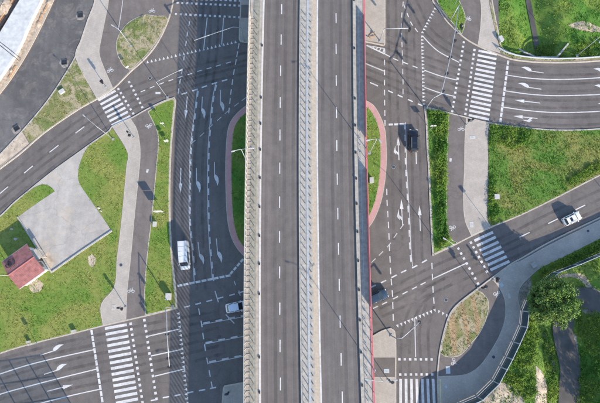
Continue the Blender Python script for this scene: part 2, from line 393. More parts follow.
drape('sand_patch', [(537, 366), (543, 372), (549, 385), (550, 430), (530, 430), (536, 400)], M['sand'], None)['kind'] = 'structure'
for q in ([(577, 335), (581, 336), (583.5, 350), (585, 366), (581.5, 372), (580, 356)], [(551, 343), (554.5, 345), (558.5, 360), (561, 372), (558, 372), (554, 358)], [(546, 335), (549, 333), (552, 342), (549, 344)], [(585, 311), (596, 310), (606, 313), (597, 316)], [(596, 286), (606, 293), (604, 296), (593, 289)]):
    drape('stony_bank', q, M['gravel'], None, 0.06)['kind'] = 'structure'
drape('dirt_patch', [(569, 24), (582, 20), (598, 25), (610, 29), (598, 31), (582, 29)], M['dirt'], None)['kind'] = 'structure'

# ------------------------------------------------------------------ road sheet
ROAD = [(-160, -110), (497, -110), (499, 46), (515, 57.5), (545, 60.8), (572, 60.8), (600, 59.3), (660, 54), (800, 40), (800, 139), (720, 181), (600, 237), (567, 254.5), (540, 267.5), (530, 276), (524, 284), (519, 298), (519, 326), (511, 342), (499, 367), (491, 381), (475, 397), (457, 404), (440, 415), (438, 520), (-160, 520)]
road = struct(fan('road', [P2(p) for p in ROAD], 0.0, M['asphalt']))
NEWR = [(74, -60), (67, -25), (56, 0), (41, 31), (27, 57), (13, 79), (0, 97), (-60, 170), (-60, 225), (-30, 187), (8, 146), (22, 131), (40, 110), (50, 97), (62, 79), (75, 57), (82, 40), (89, 18), (95, 0), (97, -60)]
newroad = struct(fan('unfinished_road', W2(NEWR), 0.008, M['new_asphalt']))

GRASS = {'lawn': [], 'dry': [], 'rich': [], 'wild': []}
KZ = 0.12
def block(name, pts, z0=-0.6, top='path_asphalt', kerb=True, kmat='kerb', kw=0.22):
    poly = W2(pts)
    if area2(poly) < 0: poly = poly[::-1]
    o = struct(slab(name, poly, z0, KZ, M[top]))
    if kerb:
        mb = MB(); band(mb, poly, -0.03, kw, KZ + 0.012, True, KZ - 0.14); mb.build('kerb', M[kmat], o)
    return o, poly
def bed(o, pts, mat, z, name='grass_bed', kind=None, dens=1.0, edge=None):
    poly = W2(pts)
    if area2(poly) < 0: poly = poly[::-1]
    fan(name, poly, KZ + z, M[mat], o)
    if edge:
        mb = MB(); band(mb, poly, -0.02, 0.12, KZ + z + 0.014, True, KZ - 0.02); mb.build('edging', M[edge], o)
    if kind: GRASS[kind].append((poly, KZ + z, dens))
    return poly

# B0: bare building-site strip west of the unfinished road
b0, _ = block('construction_strip', [(-100, -60), (72, -60), (65, -25), (54.2, 0), (39.5, 31), (25.5, 57), (11.5, 79), (-1.5, 96), (-62, 169), (-100, 200)], top='dirt', kmat='sand_strip', kw=0.45)
bed(b0, [(-60, -60), (20, -60), (12, 0), (4, 15), (-4, 30), (-60, 80)], 'g_dry', 0.006, kind='dry', dens=0.5)
# B1: footway wedge, cycle path and verge
b1, _ = block('footway_block', [(97, -60), (95, 0), (88.5, 19), (81.5, 40), (75, 57), (62, 79), (50, 97), (40, 110), (22, 131), (8, 146), (-30, 186), (-60, 222), (-60, 240), (-30, 192), (0, 169.5), (20, 154.5), (45, 133), (78, 110.3), (97, 99.5), (114, 88.8), (131, 72), (145, 59.5), (157, 44.6), (167, 25), (173, 5), (175, -20), (176, -60)])
bed(b1, [(96.3, -60), (94.6, 0), (88, 19), (81, 40), (75.7, 57), (97, 98.6), (113.2, 88.2), (102, 62), (99.5, 52), (101, 42), (105, 22), (109, 0), (112, -60)], 'paving', 0.005, 'paving', edge='kerb')
bed(b1, [(74.8, 58.5), (96, 99.3), (78, 109.3), (45, 132), (30, 143), (23, 131.5), (41, 110), (51, 97), (63, 79)], 'g_dry', 0.006, kind='dry')
bed(b1, [(22.5, 132), (29.5, 143.6), (0, 167.5), (-40, 196), (-40, 197), (8, 146.5)], 'sand', 0.005, 'dirt_bed', kind='dry', dens=0.12)
bed(b1, [(145, 15), (155, 16), (165.5, 16), (168, 21), (163, 31), (156, 43), (145, 57), (131.5, 69.6), (125, 67.5), (119, 58), (116.5, 48), (117.5, 39), (122, 30), (131, 21)], 'g_dry', 0.006, kind='dry', edge='kerb')
ribbon('edge_line', W2([(124, -30), (123, 0), (120.5, 18), (118.5, 30)], False), 0.14, KZ + 0.005, M['dull_paint'], b1)
# B2: large lawn with footway, cycle path, hut yard
b2, _ = block('lawn_block', [(-90, 291), (-40, 246), (0, 216), (14, 202.5), (28, 191), (44.5, 177.6), (59.5, 166), (75, 155), (89, 144.8), (109, 130.6), (112, 126.6), (132, 117.4), (145, 110), (157, 104), (166.5, 99.8), (174.3, 97.4), (176, 101), (174.7, 113), (173.5, 125), (172, 142), (171, 160), (170.3, 190), (170.4, 208), (171, 228), (172, 247), (173.8, 268), (175.6, 284), (176.8, 298), (177.3, 308.5), (166, 311.5), (145.5, 316.5), (126, 321), (102, 326.6), (74.4, 333.6), (37, 343), (15, 349), (0, 354), (-50, 371), (-110, 392)])
bed(b2, [(113, 127.4), (131, 119), (137, 129), (140, 143), (140.6, 155), (139.8, 167), (137.5, 190), (134, 225), (130.8, 260), (127.6, 290), (126.3, 320), (103.2, 325.6), (101.3, 304.5), (114.4, 287), (117, 260), (121.3, 224.5), (126.8, 166), (128, 153)], 'paving', 0.005, 'paving', edge='kerb')
bed(b2, [(148, 112), (157, 131), (158.3, 144), (156.5, 166), (151, 223), (147.5, 252), (145, 284), (144.6, 300), (145.6, 315), (166, 310.4), (176.2, 307.5), (175.6, 298), (174.2, 284), (172.6, 268), (170.8, 247), (169.8, 228), (169.2, 208), (169.2, 190), (170, 160), (171, 142), (172.4, 125), (173.5, 113), (174.6, 101), (173, 98.8), (166.5, 101), (157, 105.3)], 'g_lawn', 0.006, kind='lawn', edge='kerb')
bed(b2, [(110, 131.4), (112.5, 128.5), (127.4, 153), (126.3, 166), (120.7, 224.5), (116.4, 260), (113.9, 286.6), (100.6, 304), (102.5, 325), (74.4, 332.2), (37, 341.6), (15, 347.6), (0, 352.6), (-50, 369.5), (-90, 380), (-88, 293), (-40, 248), (0, 217.6), (14, 204), (28, 192.5), (36, 187), (43, 184.6), (50, 186.5), (55, 191.2), (36, 204), (18.2, 217), (36, 245), (52, 272.3), (82, 251), (112.3, 231), (95, 206.5), (84, 190.6), (79.2, 183), (78, 175), (79.5, 165), (83.5, 154), (89, 146.2)], 'g_lawn', 0.006, kind='lawn')
yardp = [(29.5, 190.5), (44.5, 178.6), (60, 167), (75, 156), (88.6, 146.2), (83.8, 154), (79.8, 165), (78.4, 175), (79.5, 183), (84.2, 190.6), (95.3, 206.5), (112, 231), (82, 250.8), (52, 272), (36, 245), (18.4, 217), (36, 204.2), (55.2, 191.4), (50, 186.2), (43, 184.3), (36, 186.8)]
bed(b2, yardp, 'yard', 0.016, 'yard_concrete')
bed(b2, [(42, 258), (49, 251), (56, 262), (50, 270)], 'sand', 0.022, 'sand_patch')
bed(b2, [(30, 283), (38, 279), (44, 284), (41, 291), (34, 293), (30, 289)], 'sand', 0.014, 'sand_patch', kind='dry', dens=0.2)
bed(b2, [(88, 257), (92, 254), (96, 258), (95, 264), (92, 267.5), (89, 264)], 'sand', 0.014, 'sand_patch')
mb = MB(); w_ = W2([(112.4, 230.8), (82.3, 250.9), (52, 272.3), (36, 245), (18.2, 217)], False, 1); band(mb, w_, -0.14, 0.14, KZ + 0.2, False, KZ - 0.1); yw = mb.build('low_wall', M['concrete'])
tag(yw, 'low concrete edging wall around two sides of the grey yard by the hut', 'wall')
# B3 / B4: crescents of grass with red paving on both sides of the overpass
def crescent(outer, inner_off, kind):
    o, poly = block('traffic_island', outer, kw=0.12)
    inn = offset(poly, inner_off, True)
    fan('red_paving', offset(poly, 0.12, True), KZ + 0.005, M['red_paving'], o)
    fan('grass_bed', inn, KZ + 0.012, M['g_rich'], o); GRASS['rich' if kind else 'lawn'].append((inn, KZ + 0.012, 1.0)); return o
crescent([(262, 98), (250, 103.5), (243, 108), (236, 114.5), (230.5, 122), (227.5, 132), (226, 150), (225.5, 170), (225.8, 190), (226.6, 210), (228.4, 226), (232, 239), (238, 249.5), (246, 257.5), (262, 265)], 1.2, 1)
crescent([(350, 93), (366, 100.5), (374, 106), (381, 118), (385, 130), (386, 140), (386.5, 160), (384.8, 182), (381, 201.7), (374, 219.5), (366, 230), (350, 240)], 1.2, 0)
# B5: hedge, cycle path, footway and rough meadow
b5, _ = block('footway_block', [(424, 106.6), (435, 109), (444, 111.3), (466, 117), (489, 122.6), (520, 126.8), (557, 129.8), (600, 128.5), (660, 121.5), (760, 105), (760, 100), (780, 100), (780, 95), (720, 118), (660, 146), (600, 175.7), (554, 199.4), (520, 215.8), (491.5, 227.6), (470.6, 237.2), (450, 247.8), (432.4, 256), (430.4, 222), (428, 167), (426.7, 150), (425.8, 125)])
bed(b5, [(425.6, 108.3), (435, 110.3), (449, 114), (447.6, 140), (446.8, 170), (446.5, 200), (446.8, 222), (450.4, 238), (457, 242.8), (450, 246.4), (433.3, 254.2), (431.4, 222), (429, 167), (427.8, 150), (427, 125)], 'g_rich', 0.006, kind='rich', edge='kerb')
bed(b5, [(466, 118.6), (488.3, 123.8), (487.4, 140), (487.6, 170), (487, 200), (487, 220), (490.6, 226.6), (471, 235.6), (464.6, 220), (463, 195), (464, 170), (464.4, 140)], 'paving', 0.005, 'paving', edge='kerb')
bed(b5, [(489.4, 124), (520, 128), (557, 131), (600, 129.8), (660, 122.8), (752, 107), (715, 119), (660, 144.6), (600, 174), (554, 197.8), (520, 214.2), (491.5, 226), (488, 219), (488, 200), (488.6, 170), (488.4, 140)], 'g_wild', 0.006, kind='wild', dens=1.6)
# B6: north-east corner
b6, _ = block('footway_block', [(430, -60), (432, 0), (438, 9), (445.7, 20.8), (457.6, 32.7), (466.5, 40), (477, 46), (488, 50.8), (509.7, 59.3), (528, 62), (545, 63), (569, 63), (600, 61.3), (660, 56), (780, 44), (780, 38), (660, 50.5), (600, 56.8), (569, 58.3), (545, 58.3), (528, 57), (514, 54), (502, 47), (498, 30), (494, 10), (491, -10), (490, -60)], z0=-3.3)
bed(b6, [(436.6, 0), (441, 9), (446.7, 16.5), (456, 27.8), (461.5, 34.6), (464.3, 27), (465, 16), (461.5, 6), (456, -4), (448, -9), (438, -7)], 'g_rich', 0.006, kind='rich', edge='kerb')
bed(b6, [(480, -60), (479.6, -5), (481, 9), (480, 28), (477.6, 45), (488, 49.6), (500, 53), (497, 40), (492.3, 21), (488.5, 0), (487, -60)], 'paving', 0.005, 'paving', edge='kerb')
bed(b6, [(489, 0), (493, 21), (497.6, 40), (500.5, 52.5), (509.7, 57.3), (528, 60), (545, 61.2), (569, 61.2), (600, 59.6), (660, 54), (660, 51.5), (600, 57.2), (569, 58.7), (545, 58.7), (528, 57.5), (513.6, 54.4), (501.6, 47), (497.6, 30), (493.7, 10)], 'g_dry', 0.007, 'gravel_shoulder', kind='dry', dens=0.7)
# B7: south-east corner
b7, _ = block('footway_block', [(780, 132), (700, 169), (600, 217), (548.8, 241.8), (522, 257.3), (511, 263.4), (495.3, 274.8), (477.4, 288.3), (466.6, 296.4), (456, 305.3), (450, 313), (446, 323), (442, 338), (439, 353), (437, 375), (437.6, 403), (438, 520), (441, 520), (443, 416), (458.5, 405.5), (477, 398.5), (493.5, 382), (501.5, 368), (514, 343.5), (521.5, 327), (522.5, 311), (527, 298), (532, 289), (553, 274), (573, 266.5), (612, 249.5), (700, 208), (780, 170)], z0=-2.0)
bed(b7, [(476.6, 290), (466.8, 297.6), (456.6, 306.4), (450.9, 313.5), (447, 323.3), (443, 339), (440.2, 353), (444, 356), (453, 357.2), (461, 354.6), (471, 343.5), (480, 332.5), (486.6, 317), (488.4, 302), (483, 293.5)], 'g_dry', 0.006, kind='dry', dens=1.0, edge='kerb')
bed(b7, [(776, 138), (700, 173), (600, 220), (549, 245), (522, 260), (511.5, 264.8), (496.5, 275.8), (492.4, 279.5), (499, 288), (504.4, 300), (505, 315), (502.4, 327), (496, 341.5), (483, 361.5), (473.4, 370.5), (462.5, 374.8), (438.2, 376.2), (438.6, 403), (439, 500), (441, 480), (442.6, 415.4), (458, 404.2), (476, 397.2), (492.3, 381), (500.2, 367), (512.6, 342.5), (520, 326.5), (520.8, 311), (518, 300), (520, 288), (530, 276.6), (540, 268.2), (567, 255), (600, 238.2), (700, 190), (776, 152)], 'paving', 0.005, 'paving', edge='kerb')
bed(b7, [(530.5, 277), (540, 268.6), (567, 255.4), (600, 238.6), (700, 190.4), (776, 153), (776, 168), (700, 206.6), (611, 248), (572.6, 265), (552.3, 272.6), (531.6, 287.6)], 'g_rich', 0.006, kind='rich', dens=1.4)
bed(b7, [(520.6, 288.3), (530.2, 277.2), (531, 287), (526, 296.5), (521.8, 309.5), (518.6, 300)], 'gravel', 0.007, 'gravel_bed', kind='dry', dens=0.9)
for q in ([(459, 304.5), (463, 301.5), (467, 320), (470, 338), (470, 343), (466.5, 347), (464.5, 330)], [(470, 297), (474, 295), (476, 306), (480, 320), (479, 331), (475.5, 335.5), (474, 318)], [(449, 320), (453, 312), (456, 330), (457, 352), (452, 355), (450.5, 340)]):
    bed(b7, q, 'tilled', 0.012, 'tilled_strip', kind='dry', dens=0.25)
# B8..B11: corners beside the overpass
b8, _ = block('footway_block', [(366, 340), (375, 334.4), (383, 330.2), (391, 328), (394.8, 331.4), (396, 345), (396, 372), (396, 403), (396.5, 520), (366, 520)])
bed(b8, [(367, 340.6), (375, 335.4), (383, 331.2), (390.6, 329.2), (393.8, 332), (395, 345), (395, 357.5), (367, 357.5)], 'paving', 0.005, 'paving')
bed(b8, [(367, 377), (395, 377), (395, 403), (395.5, 500), (367, 500)], 'paving', 0.005, 'paving', edge='kerb')
b9, _ = block('footway_block', [(360, -60), (385, -60), (385.3, 0), (385, 44), (384, 46), (360, 41)])
bed(b9, [(361, -50), (384, -50), (384.3, 0), (384, 43.6), (361, 40)], 'paving', 0.005, 'paving')
b10, _ = block('footway_block', [(262, -60), (241, -60), (240.5, 0), (239, 39), (240.4, 42), (262, 44)])
bed(b10, [(261, 18), (240.9, 18), (240, 39), (241, 41), (261, 43)], 'paving', 0.005, 'paving')
bed(b10, [(261, -50), (242, -50), (241.5, 5), (261, 5)], 'paving', 0.005, 'paving')
b11, _ = block('footway_block', [(262, 379), (241, 382.6), (224.5, 385.6), (223.3, 388), (222, 403), (216, 520), (262, 520)])
bed(b11, [(261, 380.5), (241, 383.8), (225.4, 386.6), (224.3, 388.6), (223, 403), (218, 510), (261, 510)], 'paving', 0.005, 'paving')
bed(b0, [(-60, 95), (-60, 78), (-14, 36), (23.2, -20), (24.5, -20), (-4, 44), (-30, 70)], 'brown', 0.012, 'timber_edge')

# ------------------------------------------------------------------ road markings
ZM = 0.005
_zc = [0]
def zlay():
    _zc[0] += 1; return 0.004 + (_zc[0] % 37) * 0.00035
def pdir(p, q):
    a = P(*p); b = P(*q); d = Vector((b.x - a.x, b.y - a.y)); return d.normalized()
def line(pts, w=0.17, mat='white_paint', name='lane_line', z=ZM, parent=road):
    return ribbon(name, W2(pts, False, 4), w, zlay() if z == ZM else z, M[mat], parent)
def dash(c, d, L_, w=0.22, name='lane_dash', mat='white_paint', parent=road, z=ZM):
    a = P(*c); n = Vector((-d.y, d.x)); mb = MB(); z = zlay() if z == ZM else z
    q = [Vector((a.x, a.y)) + d * sx * L_ / 2 + n * sy * w / 2 for sx, sy in ((-1, -1), (1, -1), (1, 1), (-1, 1))]
    mb.quad(*[(v.x, v.y, z) for v in q]); return mb.build(name, M[mat], parent)
def dashes(cs, L_=1.2, w=0.2, **k):
    for i, c in enumerate(cs):
        d = pdir(cs[max(i - 1, 0)], cs[min(i + 1, len(cs) - 1)]); dash(c, d, L_, w, **k)
def dline(p0, p1, n, L_, w, **k):
    dashes([(p0[0] + (p1[0] - p0[0]) * i / (n - 1), p0[1] + (p1[1] - p0[1]) * i / (n - 1)) for i in range(n)], L_, w, **k)
def dots(p0, p1, n, s=0.46, name='crossing_dots'):
    mb = MB(); d = pdir(p0, p1); nn = Vector((-d.y, d.x)); a = P(*p0); b = P(*p1); zl = zlay()
    for i in range(n):
        c = a.lerp(b, i / (n - 1)); c = Vector((c.x, c.y)); e = s / 2 * random.uniform(0.92, 1.06)
        mb.quad(*[(*(c + d * sx * e + nn * sy * e), zl) for sx, sy in ((-1, -1), (1, -1), (1, 1), (-1, 1))])
    return mb.build(name, M['white_paint'], road)
def teeth(p0, p1, n, point, h=0.62, w=0.5):
    mb = MB(); d = pdir(p0, p1); a = P(*p0); b = P(*p1); t = Vector((point[0], -point[1])).normalized(); zl = zlay()
    t = (t - d * t.dot(d)).normalized()
    for i in range(n):
        c = a.lerp(b, i / (n - 1)); c = Vector((c.x, c.y))
        p = [c - d * w / 2 - t * h / 2, c + d * w / 2 - t * h / 2, c + t * h / 2]
        if (p[1] - p[0]).cross(p[2] - p[0]) < 0: p = p[::-1]
        mb.add([(*q, zl) for q in p], [(0, 1, 2)])
    return mb.build('give_way_teeth', M['white_paint'], road)
def zebra(l0, r0, l1, r1, n, w, yellow=False):
    e = link('zebra_crossing', None, None, road)
    for i in range(n):
        t = i / (n - 1)
        a = (l0[0] + (l1[0] - l0[0]) * t, l0[1] + (l1[1] - l0[1]) * t); b = (r0[0] + (r1[0] - r0[0]) * t, r0[1] + (r1[1] - r0[1]) * t)
        d = pdir(a, b); L_ = (P(*b) - P(*a)).length
        dash(((a[0] + b[0]) / 2, (a[1] + b[1]) / 2), d, L_, w, 'stripe', 'white_paint', e)
    return e
def doubleline(pts, side=1, n=None):
    """thin solid line with short thick dashes along one side"""
    w = W2(pts, False, 4); ribbon('lane_line', w, 0.13, zlay(), M['dull_paint'], road)
    v = [Vector(p) for p in w]; acc = 0; nxt = 0.9
    for a, b in zip(v[:-1], v[1:]):
        L_ = (b - a).length
        while acc + L_ > nxt:
            c = a + (b - a) * ((nxt - acc) / L_); d = (b - a).normalized(); nn = Vector((-d.y, d.x)) * side
            mb = MB(); c2 = c + nn * 0.2; zl = zlay()
            mb.quad(*[(*(c2 + d * sx * 0.65 + nn * sy * 0.13 * side), zl) for sx, sy in ((-1, -1), (1, -1), (1, 1), (-1, 1))])
            mb.build('lane_dash', M['dull_paint'], road); nxt += 2.4
        acc += L_
def arrow(tail, tip, kind='straight', mat='white_paint', side=1):
    """lane arrow from tail to tip; kind straight, turn (head stepped to one side) or both"""
    a = P(*tail); b = P(*tip); d = Vector((b.x - a.x, b.y - a.y)); L_ = d.length; d.normalize(); n = Vector((-d.y, d.x)) * side
    def pt(u, v): q = Vector((a.x, a.y)) + d * u * L_ + n * v; return (q.x, q.y, ZM + 0.001)
    polys = []
    if kind in ('straight', 'both'):
        polys += [[(0, -.08), (.64, -.08), (.64, .08), (0, .08)], [(.62, -.36), (1, 0), (.62, .36)]]
    if kind == 'turn':
        polys += [[(0, -.08), (.60, -.08), (.60, .08), (0, .08)], [(.60, -.13), (.74, .10), (.84, .36), (1.0, .56), (.82, .80), (.68, .76), (.57, .50), (.52, .12)]]
    if kind == 'both':
        polys += [[(.18, .0), (.3, .0), (.42, .62), (.34, .66)], [(.22, .5), (.62, .62), (.34, 1.0)]]
    mb = MB()
    for p in polys:
        q = [pt(*x) for x in p]
        ar = area2([(x[0], x[1]) for x in q]); q = q if ar > 0 else q[::-1]
        k = len(mb.v); mb.add([(x[0], x[1], x[2] + 0.0004 * (k % 5)) for x in q], [tuple(range(len(q)))])
    return mb.build('lane_arrow', M[mat], road)
def bikesign(c, up, parent, s=0.62, z=KZ + 0.02, back=None):
    """painted bicycle: two wheels and a frame"""
    a = P(*c, z); d = Vector((up[0], -up[1])).normalized(); r = Vector((d.y, -d.x)); mb = MB()
    def T(x, y): q = Vector((a.x, a.y)) + r * x * s + d * y * s; return (q.x, q.y)
    for cx in (-0.62, 0.62):
        ring = [T(cx + 0.42 * math.cos(t), 0.42 * math.sin(t) - .25) for t in np.linspace(0, 2 * math.pi, 15)[:-1]]
        if area2(ring) < 0: ring = ring[::-1]
        band(mb, ring, -0.05, 0.06, z, True)
    for p in ([(-.62, -.25), (-.2, .45), (.42, .45), (.62, -.25)], [(-.62, -.25), (0, -.25), (.42, .45)], [(0, -.25), (-.2, .45), (-.3, .7)], [(.42, .45), (.36, .75), (.6, .8)]):
        band(mb, [T(*q) for q in p], -0.05, 0.05, z + 0.002, False)
    # two small bars of the path symbol
    if back:
        q = [T(x, y) for x, y in ((-1.25, -.95), (1.25, -.95), (1.25, 1.1), (-1.25, 1.1))]
        if area2(q) < 0: q = q[::-1]
        fan('symbol_backing', q, z - 0.004, M[back], parent)
    return mb.build('bicycle_symbol', M['dull_paint'], parent)

# polished and dusty tyre tracks: faint real wear on the asphalt along the driven paths
def trackmat(name, c, amt, sc=(1, 1, 1)):
    m, nt, L, b = mat_new(name); out = nt['Material Output']; v = pos(nt, L, sc)
    f = noise(nt, L, 0.35, 5, v, 0.7, 0.5); k = nt.new('ShaderNodeMapRange'); k.inputs['From Min'].default_value = 0.35; k.inputs['From Max'].default_value = 0.65; k.inputs['To Max'].default_value = amt; L.new(f, k.inputs['Value'])
    t = nt.new('ShaderNodeBsdfTransparent'); mx = nt.new('ShaderNodeMixShader'); L.new(k.outputs['Result'], mx.inputs[0]); L.new(t.outputs[0], mx.inputs[1]); L.new(b.outputs[0], mx.inputs[2]); L.new(mx.outputs[0], out.inputs['Surface'])
    b.inputs['Base Color'].default_value = (*c, 1); b.inputs['Roughness'].default_value = 0.85; return m
M['track_dark'] = trackmat('dark_tyre_track', (0.06, 0.057, 0.055), 0.3); M['track_dust'] = trackmat('dusty_wheel_lane', (0.24, 0.215, 0.19), 0.34)
M['deck_track'] = trackmat('deck_wheel_track', (0.07, 0.062, 0.06), 0.24, (1, 0.06, 1)); M['deck_dust'] = trackmat('deck_dust_lane', (0.24, 0.205, 0.18), 0.26, (1, 0.06, 1))
_tz = [0]
def tracks(pts, w=0.55, gauge=1.6, mats=('track_dark', 'track_dark')):
    c = W2(pts, False, 6)
    for s_, mt in zip((-1, 1), mats):
        _tz[0] += 1; mb = MB(); band(mb, c, s_ * gauge / 2 - w / 2, s_ * gauge / 2 + w / 2, 0.0012 + 0.00006 * _tz[0], False); mb.build('tyre_track', M[mt], road)
def dusty(pts, w=0.9):
    _tz[0] += 1; mb = MB(); band(mb, W2(pts, False, 6), -w / 2, w / 2, 0.0012 + 0.00006 * _tz[0], False); mb.build('dust_lane', M['track_dust'], road)
for q in ([(-30, 213), (30, 163), (80, 124), (130, 92), (170, 78), (250, 55)], [(-30, 230), (30, 180), (85, 139), (135, 103), (180, 86), (250, 68)], [(660, 168), (560, 213), (500, 243), (440, 268), (380, 297), (300, 330)], [(660, 186), (560, 231), (500, 259), (440, 285), (380, 313)],
          [(660, 66), (600, 70), (550, 71), (500, 66), (460, 53), (430, 33), (412, 0)], [(660, 80), (600, 86), (550, 87.5), (500, 83), (450, 69), (400, 50), (370, 38)], [(660, 97), (600, 103), (550, 104), (500, 99), (440, 84), (400, 70), (360, 55)], [(660, 113), (600, 120), (550, 121), (500, 115), (440, 100), (390, 82), (360, 70)],
          [(398, 240), (397, 200), (396, 160), (394, 110), (393, 60), (392, 0)], [(418, 262), (417, 210), (416, 160), (413, 110), (411, 70), (410, 20)], [(0, 384), (50, 369), (100, 358), (160, 346), (220, 332)], [(0, 404), (50, 389), (100, 378), (160, 365), (220, 350)], [(0, 364), (50, 350), (100, 339), (150, 328), (220, 315)],
          [(181, 290), (179, 240), (178, 190), (181, 140), (186, 100), (196, 50), (200, 0)], [(201, 290), (199, 240), (198, 190), (200, 140), (206, 100), (213, 50), (215, 0)], [(405, 400), (405, 360), (407, 330), (420, 300), (450, 280)], [(425, 400), (425, 360), (424, 330), (430, 305)]):
    tracks(q)
for q in ([(-30, 221), (30, 171), (82, 131), (132, 98), (175, 82)], [(660, 177), (560, 222), (500, 251), (440, 276), (380, 305)], [(430, 60), (445, 66), (470, 74), (500, 78)], [(440, 55), (425, 38), (405, 20), (398, -5)], [(150, 62), (175, 55), (200, 50)], [(0, 374), (50, 360), (100, 349), (165, 335)], [(400, 300), (425, 305), (440, 330)], [(388, 100), (394, 150), (392, 200), (400, 240)]):
    dusty(q)
# north crossing, west side
zebra((178.5, -18), (178, -0.6), (240.5, -16), (240, 1.6), 14, 0.5)
dots((177.6, 2.7), (239.3, 5.6), 14); dots((176, 14), (239.3, 17.2), 14)
teeth((147.5, 61.8), (235.4, 41.7), 23, (0.1, -1))
line([(207.2, 17.6), (203.8, 48)]); line([(223.6, 18), (221.7, 44.5)])
dashes([(189.3, 23.3), (187.3, 34), (186, 43.3), (184, 58), (182, 71), (180, 81.5), (178.6, 90.8)], 1.1)
dashes([(238.6, 46), (237.2, 54), (235.8, 62), (233.9, 72), (232.4, 82), (231, 92), (230, 101), (229, 110.5)], 1.2)
dashes([(143, 91), (152, 87.2), (161.6, 83.4), (170.8, 80.2), (180, 77), (190, 74), (199.5, 70.8), (209, 68.2), (218.4, 65.5), (228.4, 62.6)], 1.0, 0.18)
dashes([(184.3, 93.4), (195, 90), (204.4, 86.6), (214.4, 83.3), (224.6, 80.3)], 1.15, 0.28)
dash((158, 93), pdir((150, 93), (166, 93)), 1.0, 0.45)
zebra((98.3, 100.4), (115.6, 90.6), (111.7, 125.3), (130.4, 116), 7, 0.5)
dots((118.4, 89), (133.2, 113.4), 7); dots((129.2, 82), (142.2, 107.2), 7)
dashes([(105, 110), (80, 129.8), (54, 148.8), (28.5, 169.5), (3.7, 190.4), (-21, 211)][1:], 2.2, 0.2)
doubleline([(197.3, 89.5), (194.3, 114.5), (192, 132), (190.2, 149.6), (189.5, 174.4), (189, 200), (189.5, 225), (192, 250), (194.4, 283)], 1)
doubleline([(215.7, 83.5), (212.3, 100), (209.8, 125), (208, 150), (207.6, 199), (208.8, 237), (212.4, 280)], 1)
arrow((187.3, 96.5), (185.3, 118.8)); arrow((202.3, 96.7), (201.3, 118.8), 'turn', side=1); arrow((220.5, 90), (220.3, 112), 'turn')
arrow((180.9, 168), (180.4, 193.2)); arrow((196.4, 168), (196.8, 193), 'turn'); arrow((214.4, 162), (214.7, 186), 'turn')
arrow((198, 242), (200.6, 265), 'turn'); arrow((216.3, 238.5), (218.6, 263.5), 'turn')
dashes([(193.2, 142), (202, 134.6), (210.6, 126.4), (219.3, 118.8), (227, 112), (236.6, 104.5), (244, 99)], 1.15, 0.16, mat='dull_paint')
dline((180, 285.5), (228, 275.8), 9, 0.95, 0.42); dline((231.5, 272.6), (241.8, 260.6), 4, 0.75, 0.42)
dashes([(176.5, 309.5), (187.3, 306.5), (198.2, 303.7), (209.3, 300.8), (220.5, 297.8), (232, 294.8), (241, 292.2)][1:], 1.1, 0.24)
line([(215, 291), (218.4, 302.3)], 0.2, 'dull_paint'); line([(225.7, 314.5), (234.4, 323.6)], 0.2, 'dull_paint'); line([(234.2, 281), (235.6, 285.4)], 0.16, 'dull_paint'); line([(238.8, 290.6), (240.2, 295.6)], 0.18, 'dull_paint')
dashes([(199.2, 311.6), (201.6, 324), (203.2, 336), (205, 347.6), (207.3, 361), (209.7, 373.6), (211.8, 385)], 1.2)
doubleline([(201.8, 324.6), (222, 320.8), (256, 314.4)], 1); doubleline([(204.4, 344.2), (223, 340.4), (256, 334)], 1); doubleline([(208, 363.4), (226, 359.8), (256, 353.8)], 1)
dashes([(154, 400), (166, 397.2), (177.6, 395.2), (190.2, 392.4), (202, 390.2), (213, 388)], 1.2, 0.24)
# south-west arm
dline((91.8, 332.4), (104, 412), 14, 0.92, 0.42)
line([(-40, 387), (0, 374), (24.8, 366), (49.6, 359.6), (95.3, 349.4)], 0.2); line([(-40, 409), (0, 394.3), (29.8, 386), (64.5, 377), (98, 368.8)], 0.2); line([(-30, 425), (42, 403), (74.4, 394.8), (101, 389)], 0.2)
zebra((104.9, 328.6), (126.8, 324.6), (116.8, 409), (139, 404.6), 15, 0.52)
dots((130.6, 323.8), (143.4, 408), 16); dots((144.4, 320.2), (158.2, 410.5), 17)
line([(147.3, 336.5), (179.8, 329)], 0.2); line([(151, 356), (182.8, 349.2)], 0.2); line([(154.7, 376.2), (185.2, 368.8)], 0.2)
teeth((178, 313.6), (187.2, 408), 22, (-1, 0.05))
arrow((40.5, 355.2), (64.5, 347.3), 'turn', side=1); arrow((44, 374.4), (68, 366.8), 'turn', side=1); arrow((47.3, 391.3), (73, 384.7))
# north-east
teeth((435.4, 9), (423, 32.5), 9, (1, 0.5)); teeth((422.6, 36.5), (424.2, 104), 20, (1, -0.08))
line([(422.4, 35.6), (430, 44), (439.4, 52), (459, 62.3)], 0.2); line([(424.2, 70.2), (440, 75.8), (456.6, 80)], 0.2); line([(424.4, 87.3), (440, 92.8), (454.8, 96.4)], 0.2)
dots((463.8, 42.2), (452.2, 111.4), 16); dots((474.4, 50), (465.4, 113.9), 15)
zebra((478.4, 50.6), (497, 54.4), (468.6, 115), (489, 119.4), 15, 0.5)
dline((508, 62.6), (500.6, 120), 12, 0.9, 0.45)
line([(506.5, 75), (528, 78), (551.8, 79.4), (581.5, 78.8), (600, 77.6), (660, 71.5), (760, 58)], 0.2); line([(505, 90.8), (528, 94), (551.8, 95.6), (580, 95.2), (600, 94.3), (660, 88), (760, 75)], 0.2); line([(502.7, 107), (525, 110.2), (551.8, 112.4), (580, 112.2), (600, 111.2), (660, 105), (760, 92)], 0.2)
arrow((543.7, 72.9), (520.6, 69.6), 'turn', side=-1); arrow((541.4, 89.2), (517.8, 85.7), 'turn', side=-1); arrow((540, 103), (514.6, 100)); arrow((537.5, 118.4), (513.4, 116), 'both', side=1)
